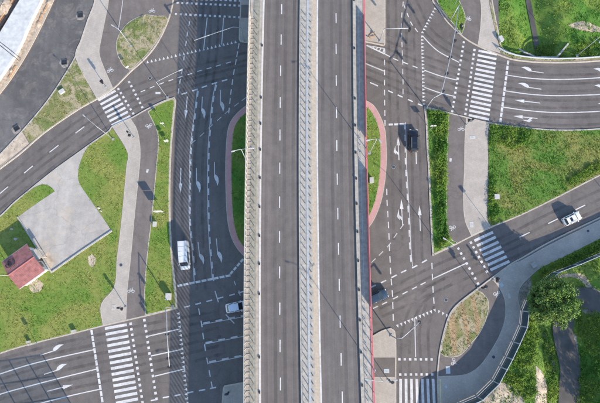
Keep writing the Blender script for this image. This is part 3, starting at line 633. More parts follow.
arrow((617, 72.5), (593.5, 71.3), 'turn', side=-1); arrow((617, 89), (594.5, 88), 'turn', side=-1); arrow((622, 103.4), (597.5, 103.6))
# east side under-road
dashes([(384.5, 62.4), (384.5, 72.4), (384.5, 82.5), (384.5, 92.5), (384.6, 102.6), (384.8, 113), (385, 123)], 1.2)
dashes([(403, 4), (401.8, 15), (401.4, 26), (401.6, 35.6), (402, 44.6), (402.3, 53), (402.7, 62), (402.7, 71.6), (403, 81.8), (403, 91.5)], 1.15, 0.18, mat='dull_paint')
dashes([(404.5, 6.5), (407.8, 15), (411.5, 23.6), (416.3, 30)], 1.0, 0.2)
line([(366.5, 45.2), (384.8, 54)], 0.3); line([(384.6, 48.5), (384.8, 54)], 0.2); line([(366.5, 45.4), (384.6, 48.5)], 0.16)
for k in range(5): line([(369 + k * 3.4, 46.8 + k * 1.6), (370.8 + k * 3.4, 46.3 + k * 0.55)], 0.22)
dashes([(387.6, 55.4), (395.7, 59.4), (405.4, 63), (415, 66.8)], 1.1, 0.22)
line([(364, 62.8), (374, 67), (383.9, 71)], 0.24, 'dull_paint')
dashes([(375.4, 84.8), (390.5, 91.7), (400.2, 96), (410.3, 100.5), (420.3, 104.8)], 1.1, 0.26); dash((372.6, 83.6), pdir((370, 82.5), (378, 86)), 1.2, 0.24)
dline((390.8, 124.5), (401.6, 124.1), 3, 0.85, 0.42)
doubleline([(405.4, 122), (406.3, 145), (406.4, 160), (407.3, 178), (408.4, 197), (409.8, 219.5), (411, 250), (412.5, 266.4)], -1)
dashes([(386.8, 192), (387.1, 203), (387.8, 214), (388.4, 225), (389, 236.4), (389.4, 247.7), (390, 259.4), (390.6, 271), (391.4, 282), (392.4, 293.6), (392.8, 305.5), (393.2, 317.4)], 1.25)
arrow((399, 160), (398, 136.5), 'both', side=1); arrow((402.6, 226), (401.2, 198.7), 'both', side=1); arrow((420.4, 231), (419.4, 205.4)); line([(416, 151), (416.4, 164)], 0.2)
dashes([(402, 226.5), (395.4, 235.6), (389, 245), (381, 253.4), (373.4, 260.6)], 1.15, 0.16, mat='dull_paint')
dashes([(424.4, 261.3), (414.7, 266.7), (403.6, 271.5), (394, 276.3), (383.5, 281.6), (373, 286.4)], 1.15, 0.26)
dashes([(423, 283.6), (414.4, 288), (405, 292.8), (395.4, 297.8), (384.6, 303.2), (375.3, 307.4)], 1.1, 0.2)
dashes([(432, 266), (432.4, 277), (433, 289.5), (433.8, 300.6)], 1.2)
line([(433.2, 278.6), (466, 263.4)], 0.2)
dots((458.4, 248.6), (478, 283.6), 8); dots((471, 242.6), (486.8, 271.6), 7)
zebra((474.4, 240.8), (493, 232.2), (490.4, 270), (509.4, 261.2), 7, 0.52)
dashes([(496, 248), (524.6, 234.8), (553, 221.2), (580.4, 207.4), (608, 194), (636, 180.5)][1:], 2.2, 0.2)
teeth((397.8, 326.2), (435, 310.6), 11, (0.2, 1)); teeth((438.6, 312), (446.8, 316), 3, (-0.2, 1))
line([(414.8, 318), (415, 330), (415.6, 357)], 0.17)
dots((399.4, 359.3), (431.6, 359.4), 7); dots((400.3, 374.6), (432.2, 374.5), 7)
zebra((400.6, 378.8), (400.6, 418), (433, 378.8), (435, 418), 7, 0.5)
line([(440, 379), (440.4, 403), (440.8, 430)], 0.28, 'yellow_paint', z=KZ + 0.03)
for c, up, par, bk in (((152, 10.5), (0, -1), b1, None), ((110, 70), (-0.3, -1), b1, None), ((149, 126), (0.3, 1), b2, None), ((131, 290.5), (0, -1), b2, None), ((468, 18.5), (0.2, -1), b6, None), ((461, 128.6), (0, -1), b5, None), ((452.4, 228), (0.1, 1), b5, None), ((497, 294), (0.4, 1), b7, None), ((454, 361.8), (1, 0.3), b7, None)):
    bikesign(c, up, par, back=bk)
for c, par in (((147.5, 171), b2), ((450.3, 160), b5)):
    dash(c, Vector((0.2, 1)).normalized(), 0.7, 0.45, 'path_mark', 'dull_paint', par, KZ + 0.012)

# ------------------------------------------------------------------ overpass
DZ = 9.0
_ys = [P(300, r, DZ).y for r in (0, 201.5, 403)]
_q = np.polyfit(_ys, [0.18, 0.0, 0.40], 2)
def bx(px, Y):
    """bridge line that crosses survey row 201.5 at column px, at deck level"""
    return P(px, 201.5, DZ).x + float(np.polyval(_q, Y))
Y0, Y1 = -130.0, 150.0; YS = list(np.arange(Y0, Y1 + 0.1, 4.0))
bridge = empty('overpass_bridge', (P(307, 201, DZ).x, 0, 0))
BO = Vector(bridge.location)
tag(bridge, 'long straight dual carriageway overpass crossing above the junction', 'overpass')
def sweep(name, pa, pb, z0, z1, mat, parent=bridge, ys=YS, da=0.0, db=0.0):
    mb = MB(); n = len(ys)
    v = []
    for y in ys:
        a = bx(pa, y) + da - BO.x; b_ = bx(pb, y) + db - BO.x; v += [(a, y, z0), (b_, y, z0), (b_, y, z1), (a, y, z1)]
    f = [(3, 2, 1, 0), tuple((n - 1) * 4 + k for k in range(4))]
    for i in range(n - 1):
        for k in range(4):
            k2 = (k + 1) % 4; f.append((i * 4 + k, i * 4 + k2, (i + 1) * 4 + k2, (i + 1) * 4 + k))
    f = [tuple(reversed(q)) for q in f]
    mb.add(v, f); o = mb.build(name, mat)
    bm = bmesh.new(); bm.from_mesh(o.data); bmesh.ops.recalc_face_normals(bm, faces=bm.faces); bm.to_mesh(o.data); bm.free()
    o.parent = parent
    if parent is not bridge: pass
    return o
sweep('deck_slab', 246.3, 306.3, DZ - 0.75, DZ - 0.02, M['concrete'])
sweep('deck_slab', 307.9, 367.6, DZ - 0.75, DZ - 0.02, M['concrete'])
for a in (256, 279, 298, 318, 340, 358): sweep('girder', a - 3.5, a + 3.5, DZ - 2.2, DZ - 0.76, M['concrete'])
sweep('carriageway', 260.6, 298.6, DZ - 0.01, DZ, M['deck_asphalt']); sweep('carriageway', 318.0, 355.2, DZ - 0.01, DZ, M['deck_asphalt'])
sweep('walkway', 246.0, 259.4, DZ - 0.015, DZ + 0.16, M['deck_concrete'])
sweep('kerb', 259.4, 261.2, DZ - 0.015, DZ + 0.19, M['kerb_white'])
sweep('duct_cover', 250.6, 256.4, DZ + 0.1, DZ + 0.2, M['duct'])
sweep('median_strip', 298.8, 306.2, DZ - 0.015, DZ + 0.30, M['median_concrete'])
sweep('gap_cover', 306.2, 308.4, DZ + 0.1, DZ + 0.36, M['gap_steel'])
sweep('median_strip', 308.4, 312.4, DZ - 0.015, DZ + 0.28, M['median_concrete'])
sweep('sandy_strip', 312.4, 316.8, DZ - 0.015, DZ + 0.16, M['sand_strip'])
sweep('edge_line', 316.9, 318.4, DZ - 0.012, DZ + 0.165, M['white_paint'])
sweep('kerb', 355.2, 358.4, DZ - 0.015, DZ + 0.30, M['median_concrete'])
sweep('walkway', 358.5, 366.2, DZ - 0.015, DZ + 0.16, M['median_concrete'])
sweep('cornice', 366.3, 367.7, DZ - 0.55, DZ + 0.24, M['red_steel'])
sweep('cornice', 245.4, 246.2, DZ - 0.55, DZ + 0.24, M['cream'])
for pxl, rows in ((279.6, [9, 40, 71, 102, 134, 167, 200, 233.5, 269, 305.5, 344, 384]), (337.6, [18, 49, 80, 112, 145, 178, 212, 247, 283, 321, 360, 398])):
    ys_ = [P(300, r, DZ).y for r in rows]; st = (ys_[0] - ys_[-1]) / (len(ys_) - 1)
    y = ys_[0] + 8 * st
    while y > Y0:
        mb = MB(); x = bx(pxl, y) - BO.x; mb.box((x, y, DZ + 0.006), (0.18, 2.05, 0.006)); mb.build('lane_dash', M['white_paint'], bridge); y -= st
_dz = 0
for c0, c1 in ((261.4, 279.6), (279.6, 297.8), (318.8, 337.6), (337.6, 355.0)):
    for t, w_, mt in ((0.25, 3.4, 'deck_track'), (0.75, 3.4, 'deck_track'), (0.5, 3.0, 'deck_dust'), (0.03, 1.6, 'deck_dust'), (0.97, 1.6, 'deck_dust')):
        px_ = c0 + (c1 - c0) * t; _dz += 1; n_ = len(YS)
        v = []
        for y in YS: v += [(bx(px_ - w_ / 2, y) - BO.x, y, DZ + 0.0008 + 0.0001 * _dz), (bx(px_ + w_ / 2, y) - BO.x, y, DZ + 0.0008 + 0.0001 * _dz)]
        MB().add(v, [(2 * i, 2 * i + 1, 2 * i + 3, 2 * i + 2) for i in range(n_ - 1)]).build('wheel_track', M[mt], bridge)
# railings: rail part with posts as its pieces
def railing(pxc, h, step, mat, y0=-46, y1=50, post=(0.11, 0.11), base=0.16, rails=(1.0,), rw=0.07, name='railing', pname='railing_post', pmat=None):
    ys = list(np.arange(y0 - 8, y1 + 8, 2.0)); mb = MB()
    for r in rails:
        mb.tube([(bx(pxc, y) - BO.x, y, DZ + base + h * r) for y in ys], rw / 2, 6)
    o = mb.build(name, mat, bridge)
    pm = MB().box((0, 0, h / 2), (post[0], post[1], h)).mesh(pname); pm.materials.append(pmat or mat)
    y = y0
    while y < y1:
        link(pname, pm, None, o, (bx(pxc, y) - BO.x, y, DZ + base)); y += step
    return o
railing(254.6, 0.7, 1.33, M['steel'], rails=(1.0,), rw=0.035, post=(0.10, 0.09), pmat=M['brown_steel'])
railing(305.2, 0.7, 1.33, M['steel'], base=0.30, rails=(1.0,), rw=0.03, post=(0.11, 0.10), pmat=M['brown_steel'])
railing(310.5, 0.32, 1.33, M['steel'], base=0.28, rails=(1.0,), rw=0.03, post=(0.15, 0.12), pmat=M['brown_steel'])
railing(361.4, 0.45, 1.33, M['pale_steel'], rails=(1.0,), rw=0.04, post=(0.1, 0.1))
# clear screens on the west edge
sc_ = railing(246.9, 3.1, 1.0, M['cream'], y0=-46, y1=50, rails=(1.0, 0.03), rw=0.12, post=(0.16, 0.12), name='noise_screen', pname='screen_post')
pm = MB().box((0, 0.5, 1.55), (0.03, 0.84, 2.95)).mesh('screen_pane'); pm.materials.append(M['screen_pane'])
y = -46
while y < 49.5:
    link('screen_pane', pm, None, sc_, (bx(246.9, y + 0.5) - BO.x, y, DZ + 0.17)); y += 1.0
bk = MB().box((0.42, 0, 0.05), (0.62, 0.2, 0.12)).mesh('screen_bracket'); bk.materials.append(M['bracket'])
y = -46
while y < 50:
    link('screen_bracket', bk, None, sc_, (bx(246.9, y) - BO.x, y, DZ + 0.14)); y += 1.0
# red parapet on the east edge, solid in two stretches
ro = railing(367.0, 1.15, 2.0, M['red_steel'], rails=(1.0,), rw=0.14, post=(0.09, 0.09), base=0.24, name='red_parapet', pname='parapet_post')
pp = MB().box((0, 1.0, 0.55), (0.06, 1.86, 1.02)).mesh('parapet_panel'); pp.materials.append(M['red_steel'])
y = -46
while y < 49.5:
    row = [r for r in range(-20, 420, 2) if P(370, r, DZ).y < y + 1]
    r = row[0] if row else 500
    if r < 136 or 172 < r < 304: link('parapet_panel', pp, None, ro, (bx(367.0, y + 1) - BO.x, y, DZ + 0.25))
    y += 2.0
# black drain boxes on both kerbs
dm = MB().box((0, 0, 0.09), (0.26, 0.42, 0.18)).mesh('kerb_drain'); dm.materials.append(M['black_plastic'])
for pxl, zz, rows in ((259.9, 0.19, [46, 98, 124, 150, 178, 207, 236, 264, 294, 357, 392]), (356.6, 0.30, [1, 49, 99, 126, 153, 179, 204, 232, 261, 290, 320, 352, 385])):
    for r in rows:
        y = P(300, r, DZ).y; link('kerb_drain', dm, None, bridge, (bx(pxl, y) - BO.x, y, DZ + zz - 0.04))
# expansion joints and piers
for y in (-118, -62, 62, 118):
    for xa, xb in ((261, 298), (319, 354)):
        mb = MB(); a = bx(xa, y) - BO.x; b_ = bx(xb, y) - BO.x; mb.box(((a + b_) / 2, y, DZ + 0.004), (b_ - a, 0.35, 0.012)); mb.build('expansion_joint', M['dark_steel'], bridge)
for y in (-112, -74, -33, 8.5, 50, 92, 134):
    for xc in (272, 340):
        mb = MB(); x = bx(xc, y) - BO.x
        mb.tube([(x, y, -0.3), (x, y, DZ - 3.0)], 0.85, 14); mb.box((x, y, DZ - 2.6), (9.0, 1.6, 0.8)); mb.build('pier', M['concrete'], bridge)

# ------------------------------------------------------------------ street lamps
def lamp(base, z0, h, arms, label, name='street_lamp', mat='steel', rad=0.07):
    """arms: list of world offsets (dx, dy) of each lamp head from the pole"""
    b_ = P(base[0], base[1], z0) if not isinstance(base, Vector) else base
    o = empty(name, b_); tag(o, label, 'street lamp', 'street lamps')
    MB().tube([(0, 0, 0), (0, 0, h * 0.5), (0, 0, h)], [rad, rad * 0.85, rad * 0.65], 10).build('pole', M[mat], o, smooth_=True)
    MB().box((0, 0, 0.05), (0.45, 0.45, 0.1)).build('base_plate', M[mat], o)
    for dx, dy in arms:
        pts = [Vector((dx * t, dy * t, h - 0.02 + 0.5 * math.sin(t * 1.57))) for t in (0, 0.12, 0.3, 0.55, 0.8, 1.0)]
        ar = MB().tube(pts, [rad * 0.62] * 6, 8).build('arm', M[mat], o, smooth_=True)
        e = pts[-1]; ang = math.atan2(dy, dx)
        hd = MB(); co, si = math.cos(ang), math.sin(ang)
        prof = [(-0.1, 0.05), (0.1, 0.11), (0.45, 0.13), (0.65, 0.08)]
        vs = []
        for x, w in prof:
            for yy, zz in ((-w, -0.04), (w, -0.04), (w * 0.7, 0.06), (-w * 0.7, 0.06)):
                vs.append((e.x + x * co - yy * si, e.y + x * si + yy * co, e.z + zz))
        fs = [(3, 2, 1, 0), (12, 13, 14, 15)] + [(i * 4 + k, i * 4 + (k + 1) % 4, (i + 1) * 4 + (k + 1) % 4, (i + 1) * 4 + k) for i in range(3) for k in range(4)]
        hd.add(vs, fs).build('lamp_head', M['lamp_grey'], ar)
    return o
def reach(base, z0, zt, to):
    a = P(base[0], base[1], z0); t = P(to[0], to[1], zt); return (t.x - a.x, t.y - a.y)
H1 = 8.0
lamp((113, 139), KZ, H1, [reach((113, 139), KZ, H1 + .5, (85.5, 117))], 'curved pale lamp post reaching over the road from the lawn corner beside the striped crossing')
lamp((167.5, 97.6), KZ, H1, [reach((167.5, 97.6), KZ, H1 + .5, (179, 71))], 'curved lamp post at the tip of the narrow verge reaching towards the overpass road')
lamp((246.2, 160.5), DZ + 0.2, 7.6, [reach((246.2, 160.5), DZ, DZ + 8.1, (250.3, 148.2)), reach((246.2, 160.5), DZ, DZ + 8.1, (235, 150.5))], 'twin armed lamp on the cream screened edge of the overpass')
lamp((369.4, 153), DZ + 0.2, 9.0, [reach((369.4, 153), DZ, DZ + 9.5, (370.0, 139.8)), reach((369.4, 153), DZ, DZ + 9.5, (379, 139.8))], 'twin armed lamp on the red edge of the overpass beside the grass crescent')
lamp((374.6, 371), DZ + 0.2, 9.0, [(-2.2, 0.3), (1.4, 0.2)], 'twin armed lamp on the red edge of the overpass near the bottom zebra')
lamp((441.5, 248), KZ, 8.0, [(-1.5, 0.9)], 'lamp post standing in the hedge tip by the eastern cycle crossing')
lamp((577, 55.5), KZ, 9.0, [(-0.9, -1.5)], 'lamp post behind the curved four lane road at the ditch')
lamp((640, 236), KZ, 9.0, [(-0.9, 1.2)], 'lamp post on the footway just beyond the right edge')
lamp((131, 46), KZ, 6.5, [(-1.0, 0.6)], 'short lamp post on the dry grass island by the cycle fork', rad=0.09)
lamp((228, 448), KZ, 9.0, [(-1.2, -0.6)], 'lamp post below the bottom edge beside the overpass shade')

# ------------------------------------------------------------------ traffic signals
def head(parent, x, y, z, ang, n=3, name='signal_head'):
    mb = MB(); hh = 0.34 * n
    mb.box((x, y, z), (0.34, 0.34, hh), ang)
    o = mb.build(name, M['black_plastic'], parent); co, si = math.cos(ang), math.sin(ang)
    for k in range(n):
        v = MB(); zc = z + hh / 2 - 0.17 - 0.34 * k; fx = x + 0.25 * co; fy = y + 0.25 * si
        v.box((fx, fy, zc + 0.11), (0.2, 0.28, 0.04), ang); v.build('visor', M['black_plastic'], o)
        col = ('lens_red', 'lens_amber', 'lens_green')[k % 3]
        MB().box((x + 0.176 * co, y + 0.176 * si, zc), (0.012, 0.2, 0.2), ang).build('lens', M[col], o)
    return o
M['lens_red'] = plain('signal_lens_red', (0.12, 0.01, 0.01), 0.3); M['lens_amber'] = plain('signal_lens_amber', (0.14, 0.07, 0.01), 0.3); M['lens_green'] = plain('signal_lens_green', (0.01, 0.09, 0.05), 0.3)
def signal_post(base, label, ang=0.0, h=3.3, z0=KZ):
    o = empty('traffic_signal', P(base[0], base[1], z0)); tag(o, label, 'traffic signal', 'traffic signal posts')
    MB().tube([(0, 0, 0), (0, 0, h)], 0.06, 8).build('pole', M['steel'], o, smooth_=True)
    MB().box((0, 0, 0.06), (0.3, 0.3, 0.12)).build('base_plate', M['steel'], o)
    head(o, 0.22 * math.cos(ang), 0.22 * math.sin(ang), h - 0.45, ang)
    head(o, 0.2 * math.cos(ang + 1.9), 0.2 * math.sin(ang + 1.9), h - 0.9, ang + 1.9, 2)
    return o
def gantry(base, zt, arm, heads, label, second=None, ang=0.0, mat='steel', rad=0.11):
    """mast with arm through surveyed points at height zt; heads hang from the arm at the given points"""
    a = P(base[0], base[1], KZ); o = empty('signal_gantry', a); tag(o, label, 'signal gantry', 'overhead signal gantries')
    def R(p, z=zt): v = P(p[0], p[1], z); return Vector((v.x - a.x, v.y - a.y, z - KZ))
    MB().tube([(0, 0, 0), (0, 0, zt * 0.6), (0, 0, zt - KZ - 0.55)], [rad, rad * 0.9, rad * 0.8], 10).build('pole', M[mat], o, smooth_=True)
    MB().box((0, 0, 0.05), (0.5, 0.5, 0.1)).build('base_plate', M[mat], o)
    pts = [Vector((0, 0, zt - KZ - 0.6)), Vector((0, 0, zt - KZ - 0.25)).lerp(R(arm[0]), 0.12)] + [R(p) for p in arm]
    if second is not None:
        s2 = R(second, KZ); pts += [Vector((s2.x, s2.y, zt - KZ - 0.1))]
        MB().tube([(s2.x, s2.y, 0), (s2.x, s2.y, zt - KZ - 0.02)], rad * 0.9, 10).build('pole', M[mat], o, smooth_=True)
    MB().tube(pts, [rad * 0.7] * len(pts), 8).build('arm', M[mat], o, smooth_=True)
    for p in heads:
        v = R(p); MB().tube([(v.x, v.y, v.z), (v.x, v.y, v.z - 0.3)], 0.05, 6).build('hanger', M['dark_steel'], o)
        head(o, v.x, v.y, v.z - 0.45, ang)
    return o
gantry((426, 108), 5.9, [(441, 94), (445.4, 77), (449.5, 60), (455, 32)], [(443, 90.5), (447, 73), (450.6, 56.5), (455, 40)], 'long overhead signal gantry spanning the curved four lane arm from the hedge corner', second=(450.5, 20), ang=0.0)
gantry((244, 41), 5.9, [(233, 27), (215, 33), (194, 40.4)], [(217, 31.5), (192.5, 40)], 'signal mast beside the overpass reaching west over the give way line', ang=1.57)
gantry((172.5, 306.5), 5.9, [(166.6, 314), (167, 335), (169.4, 366.5)], [(167, 334.5), (168.3, 358.5), (169.3, 367)], 'signal mast at the verge tip reaching across the lanes below the white van', ang=3.14)
gantry((391, 335.5), 5.6, [(402, 338), (410, 331), (419.5, 322)], [(420, 321.8)], 'curved signal mast on the beige corner beside the red edge', ang=-1.57)
gantry((380, 41), 5.6, [(389.5, 28.6), (398, 28.3), (408, 28.3)], [(410, 29)], 'short signal mast on the beige corner by the hatched triangle', ang=1.57)
signal_post((125.8, 307), 'signal post on the long footway above the south western zebra', 3.14)
signal_post((106, 87), 'signal post on the pale wedge shaped footway at its zebra', -0.6)
signal_post((134, 137.5), 'signal post on the footway across the zebra from the pale wedge', 2.4)
signal_post((466, 125), 'signal post between cycle path and footway at the long eastern zebra', 0.4)
signal_post((493, 280), 'signal post on the shaded corner below the seven stripe zebra', 2.2)
signal_post((388, 379.6), 'signal post on the beige pavement beside the bottom zebra', 0.2)
signal_post((229.6, 391.5), 'signal post in the overpass shade on the small corner pavement', 1.2)
signal_post((477.8, 288), 'signal post at the tip of the tilled grass wedge', 1.0, 4.2)
signal_post((458, 33), 'signal post on the tip of the green island near the top', 2.6)

# ------------------------------------------------------------------ road signs
def sign(base, label, plates, h, ang=0.0, z0=KZ, name='road_sign', col='white_plastic'):
    """plates: (width, height, z centre)"""
    o = empty(name, P(base[0], base[1], z0), ang); tag(o, label, 'road sign', 'road signs on posts')
    wmax = max(p[0] for p in plates)
    for s in ((-0.3 * wmax, 0.3 * wmax) if wmax > 1.2 else (0.0,)):
        MB().tube([(s, 0, 0), (s, 0, h)], 0.045, 8).build('post', M['steel'], o)
    for w, hh, zc in plates:
        pl = MB().box((0, 0.07, zc), (w, 0.05, hh)).build('sign_plate', M[col], o); MB().box((0, 0.099, zc), (w * 0.9, 0.008, hh * 0.84)).build('sign_face', M['blue_paint'], pl)
    return o
sign((161.4, 213.5), 'two tier sign board on posts in the narrow verge beside the arrow lanes', [(1.7, 0.95, 1.9), (1.7, 0.95, 2.95)], 3.4, 0.05)
sign((165, 127), 'small sign plate standing in the upper end of the narrow verge', [(0.7, 0.7, 2.2)], 2.6, 0.1)
sign((168, 143), 'pair of pale sign plates in the verge with a low cross bar', [(0.8, 0.5, 1.0), (0.8, 0.5, 1.7)], 2.0, 0.3)
sign((490, 226.5), 'sign on the meadow corner by the seven stripe zebra', [(0.7, 0.7, 4.0)], 4.4, 0.4)
sign((430.5, 129.5), 'sign plate at the hedge edge beside the black car', [(1.15, 0.7, 2.2)], 2.6, 0.05)
sign((37, 343.6), 'small sign at the lawn edge above the turning arrows', [(0.7, 0.7, 2.2)], 2.6, 0.4)
sign((130, 70.5), 'low sign at the southern tip of the dry island', [(0.6, 0.6, 1.6)], 1.9, 0.6)
sign((455, 4), 'sign on the green island at the top edge', [(0.8, 0.8, 2.0)], 2.4, 0.1)

# ------------------------------------------------------------------ cabinets, covers, small street furniture
def cabinet(c, sx, sy, h, label, rz=0.0, mat='white_plastic', z0=KZ, name='utility_cabinet'):
    o = empty(name, P(c[0], c[1], z0), rz); tag(o, label, 'cabinet', 'pale utility cabinets')
    MB().box((0, 0, 0.06), (sx * 0.96, sy * 0.96, 0.12)).build('plinth', M['concrete'], o)
    MB().box((0, 0, 0.12 + h / 2), (sx, sy, h)).build('housing', M[mat], o)
    MB().box((0, 0, h + 0.15), (sx + 0.08, sy + 0.08, 0.06)).build('lid', M[mat], o)
    MB().box((0.0, -sy / 2 - 0.008, 0.12 + h / 2), (sx * 0.86, 0.012, h * 0.86)).build('door', M['pale_steel'], o)
    return o
cabinet((169.5, 296.5), 0.8, 1.2, 1.1, 'white cabinet in the verge tip next to the signal mast')
cabinet((371, 181), 0.7, 1.0, 0.9, 'white cabinet on the grass crescent at the red edge')
cabinet((74.5, 331), 0.8, 0.4, 0.45, 'low pale cabinet at the lawn edge near the south western zebra', 0.25, 'concrete')
cabinet((29.5, 341.8), 0.6, 0.35, 0.45, 'low pale cabinet at the lawn edge beside the small sign', 0.25, 'concrete')
cabinet((533.5, 265), 0.9, 0.9, 0.15, 'low grey box on the shaded footway by the meadow bend', 0.5, 'concrete')
cabinet((155.4, 224.5), 0.6, 0.9, 0.5, 'low white box in the verge below the two tier sign')
cabinet((500, 40), 0.7, 1.1, 0.6, 'white cabinet at the rubble edge above the curved road', 0.4)
cabinet((62.5, 92), 1.1, 0.7, 0.35, 'low white box lying in the dry verge by the unfinished road', 0.6)
cabinet((496, 197), 0.9, 0.9, 0.4, 'low white box at the western edge of the meadow')
def cover(c, sx, sy, label, rz=0.0, z=KZ + 0.004, mat='white_plastic'):
    o = empty('cover_slab', P(c[0], c[1], z), rz); tag(o, label, 'cover slab', 'pale cover slabs in the pavement')
    MB().box((0, 0, 0.012), (sx, sy, 0.03)).build('slab', M[mat], o)
    MB().box((0, 0, 0.03), (sx * 0.35, 0.08, 0.015)).build('handle', M['steel'], o); return o
cover((472.4, 137.2), 1.15, 0.6, 'white rectangular slab set in the footway below the long eastern zebra')
cover((471.5, 224.5), 0.75, 1.05, 'white slab in the footway end by the seven stripe zebra')
cover((113.5, 307.5), 0.75, 1.0, 'cream slab in the flared footway end by the south western zebra', mat='cream')
cover((448, 370), 0.8, 1.35, 'pale slab on the shaded cycle path below its bicycle symbol', mat='pale_steel')
cover((386.5, 371), 1.0, 0.75, 'pale slab on the asphalt strip beside the bottom zebra', mat='pale_steel')
cover((509.3, 296), 0.4, 0.9, 'small white slab on the shaded footway by the gravel bed')
cover((501.5, 285), 0.7, 0.7, 'pale square slab on the shaded corner pavement', 0.5, mat='pale_steel')
cover((446, 387), 0.45, 0.45, 'round looking pale cover on the shaded bottom footway', mat='pale_steel')
# raised gully frames waiting for the last asphalt layer
for c, lb in (((80.6, 15.2), 'square iron gully frame at the top of the unfinished road'), ((64.6, 62.3), 'square iron gully frame halfway down the unfinished road'), ((16.8, 128.3), 'square iron gully frame at the lower end of the unfinished road')):
    o = empty('gully_frame', P(c[0], c[1], 0.012), 0.12 if c[0] > 50 else 0.6); tag(o, lb, 'gully frame', 'gully frames in the unfinished road')
    pad = [(0.95 * math.cos(t) * random.uniform(0.8, 1.2) - 0.1, 0.95 * math.sin(t) * random.uniform(0.8, 1.15) - 0.15) for t in np.linspace(0, 6.283, 15)[:-1]]
    MB().prism(smooth(pad, True, 3), 0, 0.02).build('concrete_collar', M['collar'], o)
    for s in (-1, 1):
        MB().box((s * 0.5, 0, 0.1), (0.12, 1.12, 0.16)).build('frame_bar', M['dark_steel'], o); MB().box((0, s * 0.5, 0.1), (0.88, 0.12, 0.16)).build('frame_bar', M['dark_steel'], o)
    MB().box((0, 0, 0.05), (0.88, 0.88, 0.05)).build('grate', M['black_plastic'], o)
for c, z, rr, lb in (((393.5, 167), 0.004, 0.36, 'dark round manhole in the lane beside the red crescent'), ((446, 300), 0.004, 0.36, 'dark round manhole near the tilled wedge'), ((150, 78), 0.004, 0.34, 'dark round manhole between zebra and lamp on the western arm'), ((121, 265), KZ + 0.006, 0.34, 'round manhole in the long western footway'), ((588, 231), KZ + 0.006, 0.3, 'small round manhole in the shaded eastern footway'), ((493.5, 357), KZ + 0.006, 0.34, 'round manhole in the shaded footway by the tinted barrier')):
    o = empty('manhole_cover', P(c[0], c[1], z)); tag(o, lb, 'manhole', 'manhole covers')
    MB().tube([(0, 0, 0), (0, 0, 0.02)], rr, 18).build('rim', M['steel'], o); MB().tube([(0, 0, 0.004), (0, 0, 0.026)], rr * 0.84, 18).build('lid', M['dark_steel'], o)
for k, (c, a, w) in enumerate((((371, 34), 0.9, 1.3), ((373.5, 36.5), 0.3, 1.1), ((370, 38), -0.5, 0.9), ((374, 33), 1.4, 0.8))):
    tag(MB().box(P(c[0], c[1], KZ + 0.12 + 0.1 * k), (w, 0.14, 0.09), a).build('barrier_plank', M['board']), ['longest orange brown plank in the small pile on the beige corner at the top', 'second plank of the small pile on the beige corner, lying flattest', 'lower left plank of the small pile on the beige corner', 'short upright lying plank topping the small pile on the beige corner'][k], 'plank', 'planks piled on the beige corner')
# building-site things in the corner
sh = W2([(42, -30), (59, -30), (44.5, 0), (33, 23), (19, 54), (0, 82), (-25, 112), (-25, 76), (0, 38.5), (12, 19), (23.5, 0)], True, 4)
o = tag(empty('covered_slab', (0, 0, 0)), 'long slab wrapped in white sheeting beside the unfinished road', 'slab')
MB().prism(sh, 0.0, 0.95).build('sheeting', M['sheet'], o)
for a, bq in (((0, 42), (20.5, 58)), ((-1, 44.5), (19, 60.5))):
    p0 = P(*a, 1.0); p1 = P(*bq, 0.9); t = tag(MB().tube([p0, p0.lerp(p1, 0.5) + Vector((0, 0, 0.05)), p1], 0.06, 6).build('site_pipe', M['dark_steel']), 'thin dark pipe laid across the white sheeting' if a[0] == 0 else 'second thin pipe just below the other on the white sheeting', 'pipe')
for k, (a, bq, w, mt) in enumerate((((21, -6), (-6, 37), 0.35, 'brown'), ((15, -4), (-6, 28), 0.25, 'board'), ((49, 2), (44, 12), 0.3, 'board'), ((42, 14), (38.5, 24), 0.3, 'board'), ((16, 66), (9, 78), 0.4, 'board'))):
    p0 = P(*a, KZ + 0.1); p1 = P(*bq, KZ + 0.1); mid = (p0 + p1) / 2; d = p1 - p0
    lb = ['dark timber beam along the upper side of the white sheeting', 'pale timber plank in the top left corner', 'short timber plank on the dirt at the top edge beside the unfinished road', 'timber plank on the dirt strip halfway along the sheeting', 'timber plank on the dirt at the lower end of the sheeting'][k]
    tag(MB().box(mid, (d.length, w, 0.16), math.atan2(d.y, d.x)).build('timber_plank', M[mt]), lb, 'plank', 'timber on the building site')
# sand heaps of the site
for k, (c, r, h) in enumerate((((48.6, 3), 0.65, 0.35), ((38.3, 24), 0.6, 0.3), ((11.5, 71), 0.55, 0.3), ((4, 6), 1.6, 0.7))):
    v = []; f = []; n = 14
    for i in range(5):
        for j in range(n):
            rr = r * (1 - i / 4.0) * (1 + 0.2 * math.sin(3 * j + i + k)); zz = h * (i / 4.0) ** 0.8 * (1 + 0.15 * math.sin(2 * j + k))
            v.append((rr * math.cos(2 * math.pi * j / n), rr * 1.5 * math.sin(2 * math.pi * j / n), zz))
    for i in range(4):
        for j in range(n): f.append((i * n + j, i * n + (j + 1) % n, (i + 1) * n + (j + 1) % n, (i + 1) * n + j))
    tag(MB().add(v, f).build('earth_heap', M['dirt'], None, P(*c, KZ), True), ['small earth heap at the top of the dirt strip', 'small earth heap midway on the dirt strip', 'small earth heap at the lower end of the dirt strip', 'larger earth heap in the very top left corner'][k], 'earth heap', 'earth heaps on the building site')

